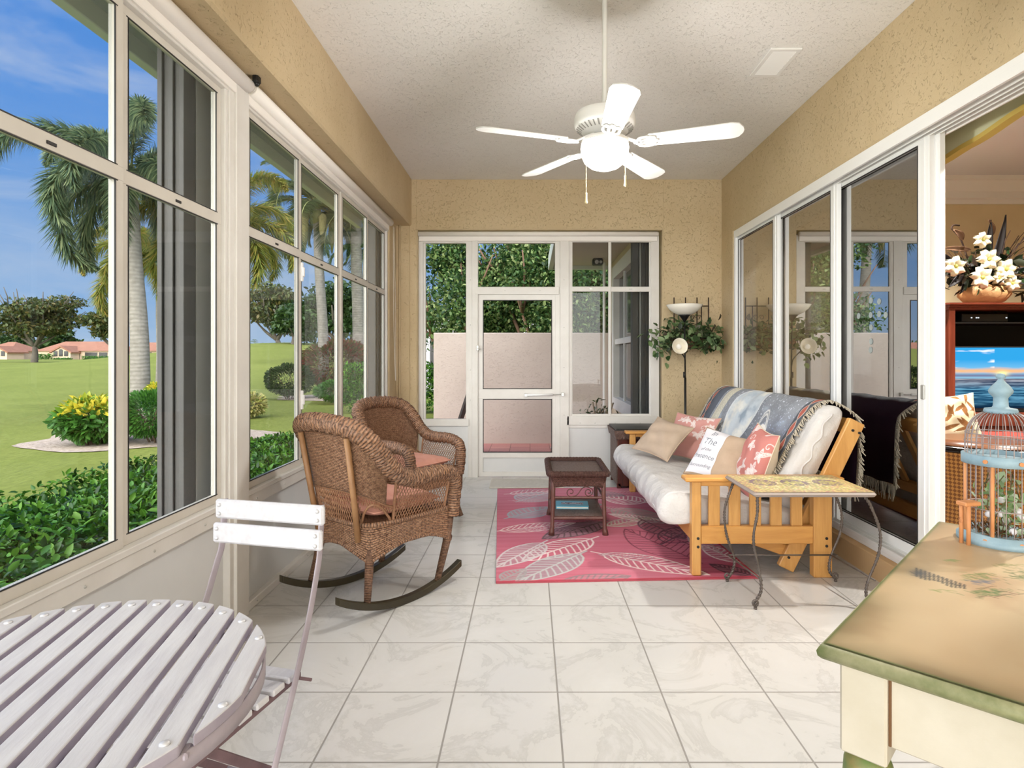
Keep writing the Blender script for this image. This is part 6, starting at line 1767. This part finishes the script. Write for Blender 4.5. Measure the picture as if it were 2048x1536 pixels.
m = MB(); c = b0+dW*.085+nW*.03; m.sphere((c.x, c.y, Az(727)), .018, 8); m.build('knob', M['blackpl'], dr, True)
m = MB(); m.box(XL_+.04, XR_-.04, AY+.50, AY+.55, Az(826), Az(618), 0); m.build('back_panel', plain('black interior', '#0d0c0c', .8), t, True)
m = MB(); m.box(XL_+.04, XR_-.04, AY+.08, AY+.5, Az(646), Az(643), 0); m.build('shelf', M['blackpl'], t, True)
t = thing('cable_box', 'black set-top box with small lights on the armoire shelf above the television', 'set-top box', (A_(1985), AY+.15, Az(643)))
m = MB(); m.box(A_(1940), A_(2034), AY+.10, AY+.35, Az(643)+.001, Az(626), .005); m.build('case', M['blackpl'], t, True)
m = MB()
for x in (1958, 1968, 1972, 2029): m.box(A_(x), A_(x+2.5), AY+.097, AY+.1, Az(635), Az(633), 0)
m.build('indicator_light', emis('white display', '#dfe8f0', 1.0), t, True)
t = thing('television', 'flat television showing a sunset over the sea inside the armoire', 'television', (A_(2010), AY+.08, Az(822)))
TX0, TX1, TZ0, TZ1 = A_(1911.5), A_(2112), Az(818), Az(695)
m = MB(); m.box(TX0-.012, TX1+.012, AY+.075, AY+.12, TZ0-.03, TZ1+.012, .004); m.box((TX0+TX1)/2-.25, (TX0+TX1)/2+.25, AY+.07, AY+.25, Az(826), Az(826)+.02, .003); m.build('bezel', M['blackpl'], t, True)
w, h = TX1-TX0, TZ1-TZ0; im = Img(w, h, .005, '#2f9bd8'); X, Y = im.X/w, im.Y/h
hz = .49
im.mask(np.clip((1-Y)/.5, 0, 1)*.0+np.clip((.80-Y)/.3, 0, 1), '#8fc6e0'); cn = vnoise(X*1.5, Y*6, 3, 3); im.mask(np.clip((cn-.55)*5, 0, 1)*(Y > .62)*(Y < .97)*(X < .45)*.9, '#f2f6fa')
im.mask(np.clip(1-np.abs(Y-.60-.05*cn)/.06, 0, 1), '#f0b070'); im.mask(np.clip(1-np.abs(Y-.54)/.05, 0, 1)*.9, '#6b5f80')
gl = np.exp(-(((X-.53)/.06)**2+((Y-.575)/.04)**2)); im.mask(gl, '#fff0a0'); wv = vnoise(X*2, Y*26, 2.2, 6); sea = (Y < hz)*1.
im.mask(sea, '#23506e'); im.mask(sea*np.clip((wv-.45)*4, 0, 1), '#5f9ab8'); im.mask(sea*np.clip((.42-wv)*4, 0, 1), '#0f2e4a'); im.mask(sea*np.clip((Y-.32)/.17, 0, 1)*.7*np.clip(wv*1.6-.3, 0, 1), '#c9a89c')
im.mask(np.exp(-((X-.53)/.02)**2)*np.clip((Y-.3)/.1, 0, 1)*sea*np.clip(wv*2-.4, 0, 1), '#ffc860'); im.mask(((Y < .12))*1.*np.clip(1-Y/.12, 0, 1), '#0b1c30')
color_grid('screen', lambda U, V: (TX0+w*U, AY+.0745+0*U, TZ0+h*V), im.a, vcol('lit television picture', emit=1.0), t, True)
# flower arrangement
fc = P(1968, 603, 5.62); fc.z = ZTOP
t = thing('flower_arrangement', 'dried arrangement of cream magnolias and dark spiky leaves in a tan pot on the armoire', 'flower arrangement', fc)
m = MB(); m.lathe([(.10, 0), (.16, .03), (.21, .09), (.20, .15), (.15, .18), (.14, .17), (.18, .14)], n=28); m.build('pot', plain('tan carved pot', '#d0a774', .6, c2='#b98a5a', vs=9, bs=12, bstr=.5, bd=.02), t)
def F(x, y, d=0): q = P(x, y, 5.62-d); return q-fc
rr = random.Random(11)
m = MB()
for k in range(30):
    a = rr.uniform(-.3, 1.5); e = F(rr.uniform(1985, 2075), rr.uniform(450, 600), rr.uniform(-.1, .2)); m.tube(catmull([F(1970, 575), F(1970, 575).lerp(e, .5)+Vector((0, rr.uniform(-.05, .05), rr.uniform(-.03, .06))), e], 4), .0035, 4)
for k in range(22):
    e = F(rr.uniform(1885, 1960), rr.uniform(500, 580), rr.uniform(-.1, .2)); m.tube(catmull([F(1960, 575), F(1960, 575).lerp(e, .5)+Vector((0, 0, rr.uniform(-.05, .07))), e], 4), .0035, 4)
m.tube(catmull([F(1936, 520), F(1922, 480), F(1908, 462), F(1903, 456), F(1908, 450), F(1919, 451)], 4), .008, 5)
m.build('twig', plain('dark dry twigs', '#3b281e', .9), t)
M['dleaf'] = plain('black brown blade leaf', '#1b1413', .5); M['brleaf'] = plain('brown dried leaf', '#7a5a42', .7)
def blade(a, b, w, mat, bend=.0):
    a, b = Vector(a), Vector(b); d = b-a; s = Vector((d.z, 0, -d.x)).normalized(); m = MB()
    def fn(u, v):
        return a+d*u+s*(w*math.sin(PI*min(1, u**.7*.98+.01))**.9*(v-.5))+Vector((0, -.02*math.sin(PI*u)-abs(v-.5)*.03, bend*math.sin(PI*u)))
    m.grid(fn, 12, 4); m.build('blade_leaf', mat, t, solid=.003)
for a, b, w, mt in (((1978, 560), (2010, 430), .09, 'dleaf'), ((1962, 545), (1980, 440), .09, 'dleaf'), ((2000, 540), (2075, 510), .05, 'dleaf'), ((2010, 545), (2100, 535), .06, 'dleaf'), ((2020, 555), (2070, 575), .06, 'dleaf'), ((1900, 530), (1878, 506), .06, 'dleaf'),
                    ((1925, 480), (1906, 460), .07, 'brleaf'), ((1940, 500), (1880, 497), .05, 'brleaf'), ((1905, 545), (1872, 535), .05, 'brleaf'), ((2010, 530), (2090, 500), .05, 'brleaf'), ((1925, 545), (1895, 575), .07, 'dleaf'), ((1930, 555), (1918, 588), .06, 'dleaf'), ((1955, 560), (1945, 582), .06, 'dleaf'), ((1985, 470), (1975, 440), .05, 'brleaf')):
    blade(F(*a), F(*b, .05), w, M[mt])
rs = np.random.RandomState(12); leaf_cloud('foliage', np.array(F(1968, 545))+rs.normal(size=(260, 3))*np.array([.17, .09, .10]), .11, leafmat('dark magnolia leaves', ['#0f1a10', '#1c2c18', '#2a1f18', '#24401c'], .1), t, 13, aspect=.5)
M['petal'] = plain('cream petal', '#ece6cc', .7, c2='#e2d9b4', vs=20); M['heart'] = plain('yellow green flower heart', '#b3b05a', .8)
def magnolia(c, r, az=0.0):
    m = MB()
    for k in range(6):
        a = az+k*PI/3; d = Vector((math.cos(a), 0, math.sin(a))); s = Vector((-d.z, 0, d.x))
        m.grid(lambda u, v: c+d*(r*u)+s*(r*.85*math.sin(PI*min(1, u*.85+.08))*(v-.5))+Vector((0, -.03-.05*math.sin(u*2.2)+.06*(v-.5)**2*4*u, 0)), 7, 5)
    f = m.build('flower', M['petal'], t, solid=.002); m = MB(); m.sphere(tuple(c+Vector((0, -.05, 0))), r*.2, 6); m.build('flower_heart', M['heart'], f)
for k, (x, y, r) in enumerate(((1970, 520, .095), (1904, 534, .09), (1957, 556, .10), (2004, 540, .095), (1958, 482, .07), (1990, 558, .06), (2016, 568, .07))): magnolia(F(x, y, .16), r, k*.4)
# woven drum, red bench, leaf pillow
M['bask'] = None
def basket():
    t_ = NT('basket weave'); tc_ = t_.coord('UV')
    b = t_.n('ShaderNodeTexChecker'); mp = t_.n('ShaderNodeMapping'); mp.inputs['Rotation'].default_value = (0, 0, PI/4); t_.l(tc_, mp.inputs[0]); t_.l(mp.outputs[0], b.inputs[0]); b.inputs['Scale'].default_value = 56
    b.inputs['Color1'].default_value = L4('#b9823e'); b.inputs['Color2'].default_value = L4('#7c4c1e')
    return t_.fin(t_.pbsdf(b.outputs['Color'], .5, 0, .5, t_.bump(b.outputs['Fac'], .5, .006)))
t = thing('woven_drum_table', 'brown basket-weave drum table with a black rim in the living room doorway', 'side table', (2.98, 3.95, .14))
m = MB(); N_ = 48; r_ = .40
m.grid(lambda u, v: (r_*(1-.06*math.sin(PI*v))*math.cos(2*PI*u), r_*(1-.06*math.sin(PI*v))*math.sin(2*PI*u), .02+.56*v), 60, 10, uvs=(2.5, .58)); m.build('woven_side', basket(), t)
m = MB(); m.lathe([(.001, .575), (.40, .575), (.418, .585), (.42, .60), (.41, .612), (.001, .614)], n=48, caps=False); m.build('black_rim', plain('glossy black rim', '#15110f', .15), t)
m = MB(); m.lathe([(.001, .615), (.385, .615), (.385, .619), (.001, .619)], n=40, caps=False); m.build('top', plain('brown wood top', '#7a4a26', .3, c2='#5f3519', vs=5), t)
m = MB(); m.lathe([(.38, .0), (.39, .0), (.39, .03), (.37, .03)], n=40); m.build('foot_ring', M['blackpl'], t)
t = thing('red_bench', 'red upholstered bench in front of the armoire', 'bench', (3.9, 4.9, .14))
m = MB(); m.box(3.15, 4.9, 4.62, 5.15, .60, .675, .02); m.build('seat', plain('red upholstery', '#b3392c', .8), t, True)
for x in (3.2, 4.82):
    for y in (4.66, 5.08): m = MB(); m.box(x, x+.05, y, y+.05, .14, .60, .004); m.build('leg', M['cherry'], t, True)
m = MB(); m.box(3.2, 4.85, 4.66, 5.1, .54, .60, .004); m.build('frame', M['cherry'], t, True)
im = Img(.42, .42, .0035, '#e4d6b6'); rr = random.Random(21)
for k in range(22): im.leaf(rr.uniform(0, .42), rr.uniform(0, .42), rr.uniform(.2, 2.4), rr.uniform(.08, .15), rr.uniform(.02, .035), '#8a5c34', .006, 5, ('#8a5c34', .9))
pillow('throw_pillow', 'cream pillow with brown leaf pattern on the red bench in the living room', P(1903, 835, 4.72)+Vector((0, 0, .0)), (.34, -.10, .04), (.10, .05, .34), .36, .36, .12, im.a, M['floral'], M['cream'])
for x, y in ((3.4, 2.8), (4.6, 4.2), (3.2, 5.2)):  # unseen ceiling fixtures and spots, added to brighten the living room
    t = thing('added_fill_light', 'unseen round light added in the living room ceiling to brighten the room', 'light', (x, y, 3.25), group='unseen lights added to brighten the living room'); m = MB(); m.lathe([(.09, 0), (.09, -.008), (.07, -.012), (.068, -.004)], n=24); m.build('trim_ring', M['white'], t)
    m = MB(); m.lathe([(.001, -.003), (.068, -.003)], n=24, caps=False); m.build('lens', emis('warm lens', '#fff0d8', 6), t)
    l = lamp('added_fill_spot', 'SPOT', (x, y, 3.22), 330, (1, .95, .88), spot_size=2.4, spot_blend=.6, shadow_soft_size=.06)
